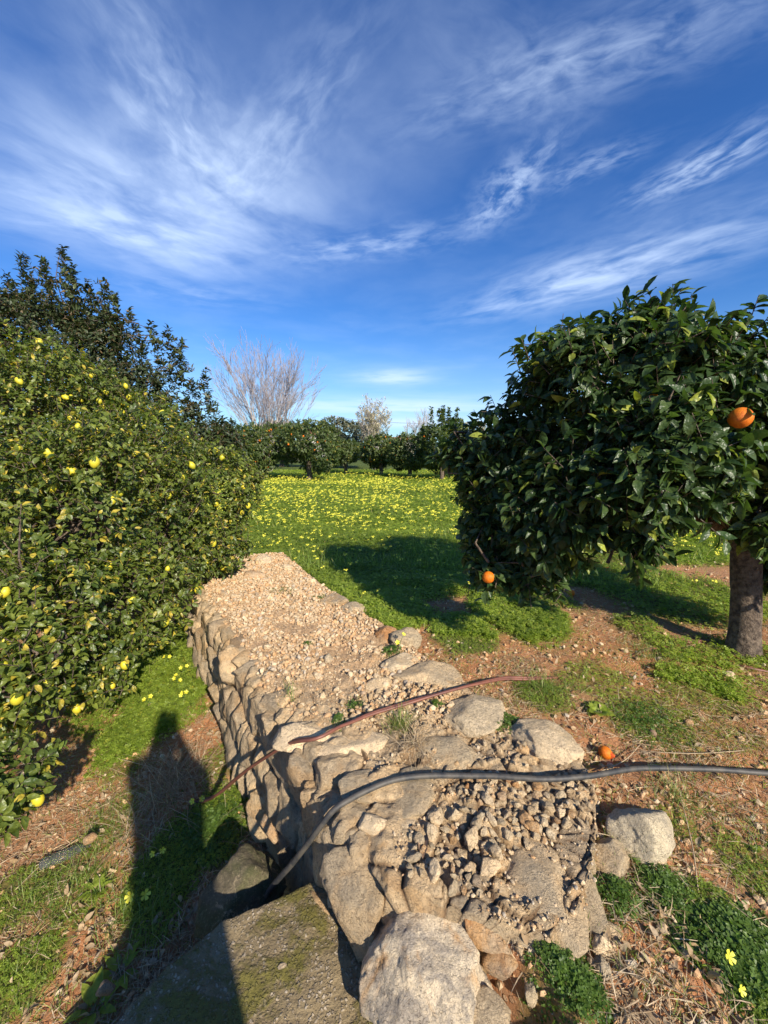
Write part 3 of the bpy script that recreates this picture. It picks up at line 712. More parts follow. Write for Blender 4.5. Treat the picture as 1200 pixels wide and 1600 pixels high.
# gravel bed
N = 21000; u_ = r.random(N); q_ = r.random(N) ** .9; sidx = (.20 + .80 * u_ ** .85) * (NS - 1); i0 = sidx.astype(int)
q_ = .02 + .96 * q_
XY = Lp[i0] + (Rp[i0] - Lp[i0]) * q_[:, None]
keep = (n2(XY[:, 0], XY[:, 1], 3.1, 3, 78) + .3 * sstep(u_, .05, .35) > .0) & (r.random(N) < np.clip(np.linalg.norm(Rp[i0] - Lp[i0], axis=1) / 1.15, .3, 1))
XY = XY[keep]; N = len(XY); S = .006 + .019 * r.random(N) ** 3.2
Z = top_zs(XY) + S * r.uniform(-.3, .7, N) + .003
Vg, Fg, Tg = stones_mesh(XY[:, 0], XY[:, 1], Z, S, r, small + mid3[:2], .5)
Nf = 16000; i0 = ((.18 + .82 * r.random(Nf)) * (NS - 1)).astype(int); XY = Lp[i0] + (Rp[i0] - Lp[i0]) * (.01 + .97 * r.random(Nf))[:, None]; S = .002 + .004 * r.random(Nf); g2 = stones_mesh(XY[:, 0], XY[:, 1], top_zs(XY) + S * .5, S, r, small[:3], .4)
Vg, Fg, Tg = merge([(Vg, Fg, Tg), g2])
o = build('gravel', Vg, Fg, M['gravel'], tint=Tg, smooth=False); tag(o, 'buff and orange gravel spread over the top of the wall', 'gravel', kind='stuff')
# grit in the rubble at the near end
N = 3000; i0 = (r.random(N) ** 1.0 * .36 * (NS - 1)).astype(int); q_ = .08 + .95 * r.random(N)
XY = Lp[i0] + (Rp[i0] - Lp[i0]) * q_[:, None]; kk = n2(XY[:, 0], XY[:, 1], 5, 2, 71) + .5 * (q_ - .5) > -.12; XY = XY[kk]; N = len(XY)
S = .003 + .009 * r.random(N) ** 2; Z = top_zs(XY) + S * .3
Vg, Fg, Tg = stones_mesh(XY[:, 0], XY[:, 1], Z, S, r, small, .3)
o = build('stone_grit', Vg, Fg, M['gravel'], tint=Tg, smooth=False); tag(o, 'grit and small chips between the rocks at the near end of the wall', 'gravel', kind='stuff')
X, Y, r = scatter(34000, (1.0, 7.5), (-1.2, 1.2), lambda X, Y: (1 - wallmask(X, Y)) * (1 - .6 * green(X, Y)) * (.35 + .65 * (n2(X, Y, 2.2, 2, 66) > 0)), 62)
S = (.003 + .019 * r.random(len(X)) ** 5) * (.7 + .3 * np.hypot(X, Y) / 2.2)
Vg, Fg, Tg = stones_mesh(X, Y, H(X, Y) + S * .4, S, r, small, .75)
o = build('pebbles', Vg, Fg, M['gravel'], tint=Tg, smooth=False); tag(o, 'small orange and buff pebbles strewn over the red soil', 'pebbles', kind='stuff')

# ------------------------------------------------------------------ concrete slab
def slab():
    px_ = [(522, 1362), (450, 1392), (345, 1440), (262, 1510), (196, 1572)]
    top = [PZ(u, v, -.28)[:2] for u, v in px_]
    out = top + [np.array(q) for q in [(-.93, .4), (-.9, -.9), (.5, -.9), (.45, .5), (.22, .8), (.08, 1.15), (-.08, 1.42)]]
    pts = []
    for i in range(len(out)):
        a, b = np.array(out[i]), np.array(out[(i + 1) % len(out)]); n = max(2, int(np.linalg.norm(b - a) / .02))
        for k in range(n): pts.append(a + (b - a) * k / n)
    pts = np.array(pts); c = np.array([-.25, .3]); pts = pts + norm(pts - c) * (.012 * n2(pts[:, 0], pts[:, 1], 9, 3, 81) + .01 * n2(pts[:, 0], pts[:, 1], 30, 2, 82))[:, None]
    n = len(pts); rings = []
    for q in np.linspace(0, 1, 110)[1:]: rings.append(np.column_stack([c + (pts - c) * q, np.full(n, -.28)]))
    rings[-1][:, 2] -= .012
    for z, g in ((-.32, 1.012), (-.40, 1.006), (-.52, 1.0), (-.66, .985), (-.95, .98)):
        rings.append(np.column_stack([c + (pts - c) * g, np.full(n, z)]))
    V = np.concatenate(rings); V[:, 2] += .010 * fbm(V * 7, 3, 83) + .006 * fbm(V * 40, 3, 84)
    out_d = np.column_stack([V[:, :2] - c, np.zeros(len(V))]); side = V[:, 2] < -.33
    V[side] += norm(out_d[side]) * (.02 * fbm(V[side] * 9, 3, 85))[:, None]
    m = len(rings); i = np.arange(m - 1)[:, None] * n; k = np.arange(n)[None]; k2 = (k + 1) % n
    Fq = np.stack([i + k, i + k2, i + n + k2, i + n + k], -1).reshape(-1, 4)
    V = np.concatenate([V, [[c[0], c[1], -.28]]]); kk = np.arange(n); Ft = np.stack([np.full(n, len(V) - 1), (kk + 1) % n, kk], -1)
    o = build('concrete_slab', V, [Fq, Ft], M['concrete']); tag(o, 'mossy slab of pebbly old concrete beside the near end of the wall', 'concrete slab')
slab()

# ------------------------------------------------------------------ leaves and tree builder
def leaf_tpl(w=.5, fold=.24, droop=.32, near=True):
    """unit length along +Y, normal +Z"""
    if near:
        V = [(0, 0, 0)]
        for t, ww in ((.22, .70), (.52, 1.0), (.80, .62)):
            z = -droop * t * t
            V += [(-w / 2 * ww, t, z + fold * ww * .5), (0, t + .02, z), (w / 2 * ww, t, z + fold * ww * .5)]
        V.append((0, 1, -droop)); V = np.array(V)
        q = np.array([[1, 4, 5, 2], [2, 5, 6, 3], [4, 7, 8, 5], [5, 8, 9, 6]]); t = np.array([[0, 1, 2], [0, 2, 3], [7, 10, 8], [8, 10, 9]])
        q = q[:, ::-1]; t = t[:, ::-1]
        return V, [q, t]
    V = np.array([(0, 0, 0), (-w / 2, .5, fold * .5), (0, .55, -.05), (w / 2, .5, fold * .5), (0, 1, -droop)])
    return V, [np.array([[0, 2, 1], [0, 3, 2], [1, 2, 4], [2, 3, 4]])]
def crown_tips(blobs, n, seed, noise=.2, camside=.5, shell=.3, floor=None):
    r = np.random.default_rng(seed); C = np.array([b[:3] for b in blobs]); R = np.array([b[3] for b in blobs]); E = np.array([b[4] if len(b) > 4 else 1.0 for b in blobs])
    pr = R ** 2 / np.sum(R ** 2); out_p, out_d = [], []; tot = 0
    for it in range(40):
        k = r.choice(len(R), 4000, p=pr); d = norm(r.normal(size=(4000, 3)))
        rr = 1 - shell * r.random(4000) ** 1.4; rr *= 1 + noise * fbm(d * 2.2 + k[:, None] * 5.1, 3, seed)
        p = C[k] + d * (R[k] * rr)[:, None] * np.stack([np.ones(4000), np.ones(4000), E[k]], -1)
        q = np.linalg.norm((p[:, None] - C[None]) / np.stack([np.ones(len(R)), np.ones(len(R)), E], -1)[None], axis=2) / R[None]
        q[np.arange(4000), k] = 9; ok = q.min(1) > .72
        toc = norm(np.array([0, 0, CZ]) - p); f = np.sum(toc * d, 1); ok &= (f > -.25) | (r.random(4000) < camside)
        if floor is not None: ok &= p[:, 2] > floor(p[:, 0], p[:, 1])
        out_p.append(p[ok]); out_d.append(d[ok]); tot += ok.sum()
        if tot > n: break
    return np.concatenate(out_p)[:n], np.concatenate(out_d)[:n], r
def leaf_cluster(tips, dirs, r, per, length, tpl, tw=.13, spread=.9, lift=.25, yel=.04, upn=.55, var=.38, droop=-.12):
    N = len(tips); tn = norm(dirs + r.normal(size=dirs.shape) * .45 + np.array([0, 0, lift]))
    k = np.repeat(np.arange(N), per); M_ = len(k); back = r.random(M_)
    base = tips[k] - tn[k] * (tw * back)[:, None]
    rv = norm(r.normal(size=(M_, 3))); side = norm(rv - tn[k] * np.sum(rv * tn[k], 1, keepdims=True))
    ax = norm(tn[k] * (.35 + .5 * (1 - back))[:, None] + side * spread + np.array([0, 0, droop])); 
    upv = norm(tn[k] * .6 + np.array([0, 0, upn]) + r.normal(size=(M_, 3)) * .35)
    X, Y, Z = frames(ax, upv); L = length * (1 - var + 2 * var * r.random(M_)); W_ = L * r.uniform(.8, 1.2, M_)
    shade = np.clip(.5 + .35 * fbm(tips * 2.2, 2, 5)[k] + r.normal(size=M_) * .22, 0, 1)
    yl = (r.random(M_) < yel) * r.uniform(.4, 1, M_)
    sc = np.stack([W_, L, L], -1)
    a = inst(tpl[0], tpl[1], base, X, Y, Z, sc, np.stack([shade, yl, yl * 0], -1))
    return a, (tips - tn * tw, tips)
def limb(a, b, r0, r1, sag=.1, n=9, seed=0, wob=.05):
    r = np.random.default_rng(seed); a, b = np.array(a, float), np.array(b, float); t = np.linspace(0, 1, n)[:, None]
    P = a + (b - a) * t; L = np.linalg.norm(b - a); P[1:-1] += r.normal(size=(n - 2, 3)) * wob * L * .4; P[:, 2] += sag * L * np.sin(t[:, 0] * math.pi)
    return tube(spline(P, n * 2), np.linspace(r0, r1, n * 2), 8)
def geo_merge(gs):
    Vs, Fs, off = [], [], 0
    for V, fs in gs: Vs.append(V); Fs += [f + off for f in fs]; off += len(V)
    return np.concatenate(Vs), Fs
def fruit_mesh(kind):
    prof = []
    n = 14
    for i in range(n + 1):
        a = math.pi * i / n; z = math.cos(a); rr = math.sin(a)
        if kind == 'lemon': z = z * 1.18 + (.16 * max(0, z) ** 8 - .10 * max(0, -z) ** 8); rr = rr ** 1.05 * .93
        else: z *= .95
        prof.append((rr, z))
    V = []; seg = 18
    for rr, z in prof:
        for k in range(seg): a = 2 * math.pi * k / seg; V.append((rr * math.cos(a), rr * math.sin(a), z))
    i = np.arange(n)[:, None] * seg; k = np.arange(seg)[None]; Fq = np.stack([i + k, i + seg + k, i + seg + (k + 1) % seg, i + (k + 1) % seg], -1).reshape(-1, 4)
    return mesh_data(kind, np.array(V), [Fq], M[kind])
FM = {'orange': fruit_mesh('orange'), 'lemon': fruit_mesh('lemon')}
def hang(kind, root, p, s, r):
    o = link(kind, FM[kind], root); o.location = tuple(float(c) for c in (np.array(p) - np.array(root.location)))
    o.scale = (s, s, s * r.uniform(.95, 1.08)); o.rotation_euler = (r.uniform(-.7, .7), r.uniform(-.7, .7), r.uniform(0, 6)); return o
def tree(name, root_p, label, cat, blobs, n, per, length, leafm, near, seed, trunk_r, bark='bark', fork=None, group=None, noise=.2, camside=.5, shell=.3,
         fruit=None, nfruit=0, fs=.04, yel=.04, tw=.13, w=.5, nlimb=8, trunk=True, fixed=(), spread=.9, lift=.25, floor=None, extra=None, nbr=200, droop=-.12):
    root = empty(name, root_p, label, cat, group); rp = np.array(root_p, float)
    tips, dirs, r = crown_tips(blobs, n, seed, noise, camside, shell, floor)
    if extra is not None: tips = np.concatenate([tips, extra[0]]); dirs = np.concatenate([dirs, extra[1]])
    (V, fs_, T), (ta, tb) = leaf_cluster(tips, dirs, r, per, length, leaf_tpl(w, near=near), tw, spread, lift, yel, droop=droop)
    build('crown', V, fs_, M[leafm], root, tint=T)
    fork = np.array(fork if fork is not None else rp + np.array([0, 0, .6]), float)
    if trunk:
        t = np.linspace(0, 1, 14); P_ = spline([rp - np.array([0, 0, .1]), rp * .6 + fork * .4 + np.array([.02, .01, 0]), fork], 24)
        rr = trunk_r * np.interp(np.linspace(0, 1, 24), [0, .15, .3, .85, 1], [1.45, 1.12, 1, .92, 1.05])
        Vt, Ft = tube(P_, rr, 28 if near else 8); Vt = Vt + (norm(Vt - fork) * (trunk_r * .35 * fbm(Vt * (5 / trunk_r * .11), 3, 9))[:, None] if near else 0)
        build('trunk', Vt, Ft, M[bark], root)
    gs = []; B = sorted(blobs, key=lambda b: -b[3])[:nlimb]; cents = np.array([b[:3] for b in blobs])
    for i, b in enumerate(B): gs.append(limb(fork, b[:3], trunk_r * .6, trunk_r * .12, .05, 7, seed + i))
    if nbr:
        idx = r.choice(len(tips), min(nbr, len(tips)), replace=False); j = np.argmin(np.linalg.norm(tips[idx][:, None] - cents[None], axis=2), 1)
        A = cents[j] + r.normal(size=(len(idx), 3)) * .08; mid = (A + tips[idx]) / 2 + r.normal(size=(len(idx), 3)) * .06
        gs.append(sticks(A, mid, .012, .007, 4)); gs.append(sticks(mid, tips[idx], .007, .003, 4))
    if near: gs.append(sticks(ta, tb, .0035, .002, 3))
    Vb, Fb = geo_merge(gs); build('branches', Vb, Fb, M[bark], root)
    if nfruit:
        toc = norm(np.array([0, 0, CZ]) - tips); vis = np.where((np.sum(toc * dirs, 1) > .1))[0]
        for i in r.choice(vis, min(nfruit, len(vis)), replace=False): hang(fruit, root, tips[i] - dirs[i] * .02 + np.array([0, 0, -.05]), fs * r.uniform(.8, 1.1), r)
    if nfruit >= 100:
        rest_ = r.choice(vis, 260, replace=False); FV = np.array([v.co[:] for v in FM[fruit].vertices]); FF = np.array([list(q.vertices) for q in FM[fruit].polygons])
        X_, Y_, Z_ = frames(norm(r.normal(size=(260, 3)) + np.array([1.5, 0, 0])), np.tile([0, 0, 1.], (260, 1)))
        Vr, fr_, Tr = inst(FV, [FF], tips[rest_] - dirs[rest_] * .03 + np.array([0, 0, -.04]), X_, Y_, Z_, fs * r.uniform(.6, .95, 260), np.zeros((260, 3)))
        tag(build('lemons', Vr, fr_, M[fruit], root, tint=Tr), kind='stuff')
    for p, s in fixed: hang(fruit, root, p, s, r)
    return root
def B(u, v, depth, r, e=1.0):
    p = PD(u, v, depth); return (p[0], p[1], p[2], r, e)

# --- the orange tree on the right
obl = [B(965, 640, 2.55, .62), B(1025, 568, 2.4, .40), B(900, 590, 2.7, .40), B(820, 700, 3.0, .46), B(790, 800, 3.1, .42), B(800, 860, 3.05, .32), B(860, 800, 2.7, .40), B(930, 760, 2.45, .42),
       B(1010, 760, 2.1, .26), B(1010, 840, 2.15, .13), B(1125, 590, 2.3, .38), B(1180, 660, 2.9, .52), B(1260, 660, 2.3, .42), B(1330, 760, 2.8, .7), B(1060, 640, 3.2, .65), B(940, 720, 3.5, .6),
       B(1180, 720, 3.6, .6), B(770, 740, 3.3, .35), B(1040, 690, 2.1, .3), B(1190, 815, 2.45, .2), B(1085, 740, 2.1, .28), B(720, 700, 3.3, .22), B(850, 890, 3.0, .2), B(768, 885, 2.9, .17), B(820, 905, 2.85, .14), B(1250, 880, 3.2, .35)]
tb_ = PG(1162, 1022); fk = PD(1165, 835, float(proj(tb_)[2]) * .99)
ex_t = np.array([PD(u, v, d) for u, v, d in [(800, 545, 2.5), (815, 530, 2.5), (835, 560, 2.5), (1010, 450, 2.3), (1015, 470, 2.3), (1130, 495, 1.9), (1150, 490, 1.9), (1170, 500, 1.9), (1010, 895, 2.1), (1015, 870, 2.1), (1000, 905, 2.1), (1140, 850, 1.9), (1080, 460, 2.2), (880, 490, 2.5), (740, 640, 3.0)]])
ex_d = norm(np.array([[-.6, -.2, .5]] * 3 + [[0, 0, 1.]] * 2 + [[.4, -.2, .6]] * 3 + [[0, -.2, -1.]] * 3 + [[-.2, -.3, -.7]] + [[0, 0, 1.]] * 2 + [[-.5, 0, .6]]))
orange_tree = tree('orange_tree', (tb_[0], tb_[1], H1(tb_[0], tb_[1])), 'big dark orange tree close by on the right with its trunk at the frame edge', 'tree', obl, 4300, 10, .077, 'orange_leaf', True, 11, .100,
     fork=fk, noise=.32, camside=.45, shell=.46, fruit='orange', fixed=[(PD(1157, 653, 1.85), .048), (PD(763, 902, 2.75), .042), (PD(1020, 626, 2.15), .034)], yel=.06, tw=.16, w=.47, nbr=260, extra=(ex_t, ex_d), spread=.8, droop=-.42)
lb = limb(fk, PD(1085, 780, 2.5), .062, .045, .02, 8, 5, .03); build('limb', lb[0], lb[1], M['bark'], orange_tree)
lb = limb(fk, PD(1235, 740, 2.7), .066, .045, .02, 8, 6, .03); build('limb', lb[0], lb[1], M['bark'], orange_tree)
# --- the lemon tree on the left
lbl = [B(150, 800, 3.8, 1.05), B(50, 660, 4.4, 1.0), B(320, 770, 4.9, .70), B(215, 700, 4.8, .72), B(60, 960, 2.75, .52), B(185, 930, 3.4, .62), B(335, 850, 4.7, .46), B(20, 1060, 2.4, .34), B(-20, 1240, 1.9, .27),
       B(250, 850, 4.1, .62), B(120, 640, 4.7, .65), B(-150, 800, 3.6, 1.1), B(-300, 680, 4.5, 1.3), B(140, 1040, 3.0, .34), B(-80, 1100, 2.5, .5), B(370, 745, 5.2, .36), B(-60, 600, 4.6, .6), B(120, 720, 5.6, 1.2), B(-250, 780, 6, 1.3)]
lt = PD(150, 900, 4.4)
lfl = lambda x, y: H(x, y) + .03
lemon_tree = tree('lemon_tree', (lt[0], lt[1], H1(lt[0], lt[1])), 'wide bushy lemon tree full of yellow lemons filling the left side', 'tree', lbl, 14500, 9, .049, 'lemon_leaf', True, 12, .12,
     fork=lt, noise=.30, camside=.25, shell=.40, fruit='lemon', nfruit=100, fs=.035, yel=.09, tw=.13, w=.54, nbr=500, floor=lfl)
# --- dark tree behind it, with upright shoots
shoots = [(95, 383, 9), (35, 392, 8), (66, 402, 6), (10, 425, 7), (135, 432, 8), (112, 412, 7), (165, 438, 8), (200, 478, 6), (235, 500, 6), (262, 512, 6), (282, 528, 5), (316, 575, 4), (345, 650, 5), (362, 655, 4), (180, 455, 6), (150, 460, 6), (220, 520, 6), (300, 590, 5), (330, 620, 5), (-20, 440, 8), (-60, 420, 8), (50, 430, 8), (80, 430, 8)]
et, ed = [], []
rs = np.random.default_rng(44)
for u, v, k in shoots:
    tipp = PD(u, v, 6.6 + rs.uniform(-.3, .3)); lean = np.array([rs.uniform(-.12, .12), rs.uniform(-.1, .1), 1.0])
    for j in range(k * 6):
        et.append(tipp - lean * (.02 + j * .026) + rs.normal(size=3) * (.018 + .0022 * j)); ed.append(norm(lean + rs.normal(size=3) * .5))
dbl = [B(60, 545, 6.8, .90), B(-60, 520, 6.9, 1.0), B(150, 560, 6.7, .62), B(215, 605, 6.6, .50), B(275, 650, 6.5, .42), B(325, 695, 6.5, .38), B(110, 505, 6.7, .42), B(30, 490, 6.8, .42), B(170, 515, 6.6, .3), B(350, 700, 6.6, .35), B(-200, 560, 7, 1.2), B(100, 650, 7.2, 1.2)]
dp = PD(90, 900, 7.4)
tree('dark_leaved_tree', (dp[0], dp[1], H1(dp[0], dp[1])), 'taller dark brown-green tree with upright shoots behind the lemon tree', 'tree', dbl, 5200, 9, .075, 'dark_leaf', True, 13, .13,
     fork=PD(90, 700, 7.2), noise=.25, camside=.2, shell=.4, yel=.16, tw=.14, w=.42, nbr=240, lift=.6, extra=(np.array(et), np.array(ed)))
# --- far orchard
def far_tree(u, vb, depth, r, label, seed, h=1.0, n=520, fr=10, leafm='far_leaf', length=.13, name='orange_tree', cat='tree', sq=.72, group=None, trunk_h=.75, yel=.06, shoots=0, tr=.11):
    rs = np.random.default_rng(seed); b = PD(u, vb, depth); b[2] = H1(b[0], b[1]); bl = []
    bl.append((b[0], b[1], b[2] + trunk_h + r * sq * .85, r * .8, sq))
    for i in range(7):
        a = i * .9 + rs.uniform(0, .5); q = r * rs.uniform(.35, .6)
        bl.append((b[0] + math.cos(a) * q, b[1] + math.sin(a) * q, b[2] + trunk_h * rs.uniform(.5, 1.1) + r * sq * rs.uniform(.3, 1.25) * h, r * rs.uniform(.35, .55), .85))
    ex = None
    if shoots:
        t = []; d = []
        for i in range(shoots):
            a = rs.uniform(0, 6.28); q = r * .5 * rs.random(); topz = b[2] + trunk_h + r * sq * 1.6 * h
            for j in range(9): t.append((b[0] + math.cos(a) * q, b[1] + math.sin(a) * q, topz + r * .12 - j * .07)); d.append((rs.normal() * .4, rs.normal() * .4, 1))
        ex = (np.array(t), norm(np.array(d)))
    return tree(name, b, label, cat, bl, n, 9, length, leafm, False, seed, tr, fork=b + np.array([0, 0, trunk_h]), group=group, noise=.25, camside=.35, shell=.4, fruit='orange', nfruit=fr, fs=.05, yel=yel, tw=.2, w=.55, nbr=60, nlimb=5, extra=ex)
far_tree(483, 752, 19.5, 1.75, 'far orange tree with a bare brown trunk standing left of the meadow middle', 301, n=900, fr=16, trunk_h=1.0, tr=.13)
far_tree(415, 752, 20.5, 1.8, 'far orange tree in the orchard row just right of the lemon tree', 302, n=900, fr=22)
far_tree(360, 755, 19, 1.7, 'far orange tree half hidden behind the right edge of the lemon tree', 303, n=600, fr=8)
far_tree(595, 738, 23, 1.45, 'small far orange tree in the orchard row behind the middle of the meadow', 304, n=800, fr=16)
far_tree(540, 742, 25, 1.3, 'low far orange tree just right of the one with the bare brown trunk', 309, n=600, fr=10)
far_tree(640, 740, 21, 1.4, 'far orange tree left of the tallest dark far one', 305, n=700, fr=8)
far_tree(690, 742, 19.5, 1.75, 'tallest far orange tree with upright shoots beside the big near orange tree', 306, h=1.25, n=1200, fr=8, shoots=9)
far_tree(765, 745, 20, 1.6, 'far orange tree mostly hidden behind the big near orange tree', 307, n=500, fr=4)
far_tree(1010, 800, 9.5, 1.5, 'middle-distance orange tree seen under the big orange tree', 308, n=900, fr=0, trunk_h=.5)
far_tree(1220, 830, 7.5, 1.4, 'orange tree behind the trunk of the big orange tree at the right', 310, n=900, fr=0, trunk_h=.5)
far_tree(870, 780, 13, 1.5, 'orange tree behind the left half of the big orange tree', 311, n=700, fr=0, trunk_h=.4)
# olives and hedge behind
far_tree(540, 725, 34, 2.9, 'grey-green olive tree behind the far orchard row under the antenna', 321, n=1100, fr=0, leafm='olive_leaf', length=.2, name='olive_tree', sq=.62, trunk_h=1.0, tr=.2)
far_tree(440, 725, 36, 3.0, 'grey-green olive tree behind the foot of the bare tree', 322, n=1100, fr=0, leafm='olive_leaf', length=.2, name='olive_tree', sq=.62, trunk_h=1.2, tr=.2)
far_tree(330, 725, 38, 3.2, 'olive tree far off behind the lemon tree', 323, n=500, fr=0, leafm='olive_leaf', length=.22, name='olive_tree', sq=.6, trunk_h=1.2, tr=.2)
far_tree(615, 720, 44, 2.2, 'brownish shrub behind the far orchard row in the middle', 324, n=600, fr=0, leafm='olive_leaf', length=.2, name='shrub', cat='shrub', sq=.55, trunk_h=.6, yel=.5)
far_tree(735, 718, 42, 2.6, 'greyish tree far off behind the tallest far orange tree', 325, n=500, fr=0, leafm='dry_leaf', length=.14, name='bare_tree', sq=.9, trunk_h=.8, yel=.3)
# bare trees
def bare(u, vb, depth, height, spread_, nst, label, seed, twm='twig_purple', depthn=5, leaves=0, rr=.07, curve=.35):
    rs = np.random.default_rng(seed); b = PD(u, vb, depth); b[2] = H1(b[0], b[1]); root = empty('bare_tree', b, label, 'tree')
    A, Bp, R0, R1 = [], [], [], []; A2, B2, Q0, Q1 = [], [], [], []; tips = []
    def grow(p, d, L, r, lev):
        n = 4
        for i in range(n):
            d = norm(d + rs.normal(size=3) * .07 + np.array([0, 0, .03])); q = p + d * L / n; r2 = r * .88
            (A if lev < 2 else A2).append(p); (Bp if lev < 2 else B2).append(q); (R0 if lev < 2 else Q0).append(r); (R1 if lev < 2 else Q1).append(r2)
            if lev < depthn and i > 0:
                for c in range(2):
                    side = norm(rs.normal(size=3)); side = norm(side - d * np.dot(side, d)); grow(q, norm(d + side * rs.uniform(.25, .5)), L * rs.uniform(.38, .6), r2 * .55, lev + 1)
            p, r = q, r2
        tips.append(p)
    for i in range(nst):
        a = 2.4 * i + rs.random() * .5; q = spread_ * math.sqrt((i + .5) / nst)
        d = norm(np.array([math.cos(a) * q, math.sin(a) * q * .8, 1.0])); base = b + np.array([math.cos(a), math.sin(a), 0]) * .18 * height / 6
        grow(base, d, height * rs.uniform(.75, .95) * (1 - .12 * q), rr * rs.uniform(.8, 1.1), 0)
    V, Fc = sticks(A, Bp, np.maximum(R0, .012), np.maximum(R1, .010), 5); build('trunk', V, Fc, M['bark_grey'], root)
    if A2: V, Fc = sticks(A2, B2, np.maximum(Q0, .009), np.maximum(Q1, .006), 3); build('twigs', V, Fc, M[twm], root)
    if leaves:
        tp = np.array(tips); k = rs.choice(len(tp), min(leaves, len(tp)), replace=False)
        (V, fs_, T), _ = leaf_cluster(tp[k], norm(rs.normal(size=(len(k), 3))), rs, 4, .12, leaf_tpl(.5, near=False), .25)
        build('leaves', V, fs_, M['dry_leaf'], root, tint=T)
bare(420, 752, 27, 5.4, .42, 15, 'large bare fan-shaped tree with reddish twigs standing behind the orchard', 401, depthn=3, rr=.05)
bare(585, 730, 30, 3.2, .14, 6, 'slim pale tree with a few dry leaves in the middle of the skyline', 402, 'bark_grey', 3, leaves=900, rr=.05)
bare(655, 722, 40, 3.6, .5, 5, 'small faint bare tree right of the slim pale one on the skyline', 403, 'bark_grey', 3, rr=.035)

# ------------------------------------------------------------------ far houses, antenna, wires
def house(u0, u1, vtop, depth, label, roofc, hroof, seed):
    a, b = PD(u0, 702, depth), PD(u1, 702, depth); top = PD((u0 + u1) / 2, vtop, depth)[2]; w = b[0] - a[0]; cx = (a[0] + b[0]) / 2; cy = a[1]; d = 6.0
    root = empty('house', (cx, cy, 0), label, 'house')
    x0, x1, y0, y1 = -w / 2, w / 2, 0, d; z1 = top - hroof
    V = [(x0, y0, -.5), (x1, y0, -.5), (x1, y1, -.5), (x0, y1, -.5), (x0, y0, z1), (x1, y0, z1), (x1, y1, z1), (x0, y1, z1)]
    o = link('wall', mesh_data('wall', V, [np.array([[0, 1, 5, 4], [1, 2, 6, 5], [2, 3, 7, 6], [3, 0, 4, 7]])], M['plaster'], False), root)
    e = .35; ym = d / 2; V = [(x0 - e, y0 - e, z1), (x1 + e, y0 - e, z1), (x1 + e, ym, z1 + hroof), (x0 - e, ym, z1 + hroof), (x0 - e, y1 + e, z1), (x1 + e, y1 + e, z1)]
    V += [(p[0], p[1], p[2] + .12) for p in V]
    Fr = np.array([[0, 3, 2, 1], [3, 4, 5, 2], [6, 7, 8, 9], [9, 8, 11, 10], [0, 1, 7, 6], [4, 10, 11, 5]]); Ft = np.array([[0, 1, 2, 8], [0, 6, 9, 3]])[:0]
    sides = np.array([[1, 2, 8, 7], [2, 5, 11, 8], [0, 6, 9, 3], [3, 9, 10, 4]])
    link('roof', mesh_data('roof', V, [np.concatenate([Fr, sides])], M[roofc], False), root)
    for i, fx in enumerate((.28, .72)):
        xc = x0 + w * fx; V = [(xc - .45, -.03, 1.1), (xc + .45, -.03, 1.1), (xc + .45, -.03, 2.2), (xc - .45, -.03, 2.2), (xc - .45, .05, 1.1), (xc + .45, .05, 1.1), (xc + .45, .05, 2.2), (xc - .45, .05, 2.2)]
        link('window', mesh_data('window', V, [np.array([[0, 1, 2, 3], [0, 4, 5, 1], [1, 5, 6, 2], [2, 6, 7, 3], [3, 7, 4, 0]])], M['window'], False), root)
house(475, 520, 668, 62, 'far house with an orange tiled roof peeping over the olive trees', 'roof', 1.1, 1)
house(612, 652, 683, 66, 'far low white house peeping between the middle far trees', 'roof', .5, 2)
def antenna():
    p = PD(528, 702, 55); root = empty('utility_pole', (p[0], p[1], 0), 'thin far utility pole with a crossbar on the skyline', 'utility pole'); top = PD(528, 650, 55)[2]
    V, Fc = tube([(p[0], p[1], -.2), (p[0], p[1], top)], [.09, .06], 8); build('pole', V, Fc, M['metal'], root)
    V, Fc = tube([(p[0] - .7, p[1], top - .35), (p[0] + .7, p[1], top - .35)], .05, 6); build('crossbar', V, Fc, M['metal'], root)
    a, b = np.array([p[0] - 16, p[1] + 2, top - 1.6]), np.array([p[0], p[1], top - .3]); c = np.array([p[0] + 22, p[1] - 1, top - .9])
    for q, w_, lb in ((a, b, 'thin far wire running left from the utility pole'), (b, c, 'thin far wire running right from the utility pole')):
        t = np.linspace(0, 1, 16)[:, None]; P_ = q + (w_ - q) * t; P_[:, 2] -= .5 * np.sin(t[:, 0] * math.pi)
        V, Fc = tube(P_, .018, 5); tag(build('power_line', V, Fc, M['hose']), lb, 'wire')
    p = PD(728, 700, 50); V, Fc = tube([(p[0], p[1], -.2), (p[0], p[1], PD(728, 664, 50)[2])], [.1, .07], 8); tag(build('utility_pole', V, Fc, M['metal']), 'short far wooden post beside the big near orange tree on the skyline', 'utility pole')
antenna()
# far hedge line closing the orchard
rs = np.random.default_rng(90)
hb = []
for i in range(80):
    x = -75 + i * 2 + rs.uniform(-.6, .6); hb.append((x, 62 + rs.uniform(-3, 3) + abs(x) * .1, rs.uniform(.3, .9), rs.uniform(1.2, 2.0), .8))
for i in range(60):
    x = rs.uniform(-60, 60)
    if -9 < x < 9: continue
    hb.append((x, rs.uniform(16, 50), rs.uniform(.8, 1.2), rs.uniform(1.2, 1.9), .85))
tips, dirs, r = crown_tips(hb, 15000, 91, .25, .2, .4)
(V, fs_, T), _ = leaf_cluster(tips, dirs, r, 7, .26, leaf_tpl(.6, near=False), .3, yel=.1)
o = build('distant_orchard', V, fs_, M['far_leaf'], tint=T); tag(o, 'far-off belt of orchard and scrub along the horizon', 'vegetation', kind='stuff')

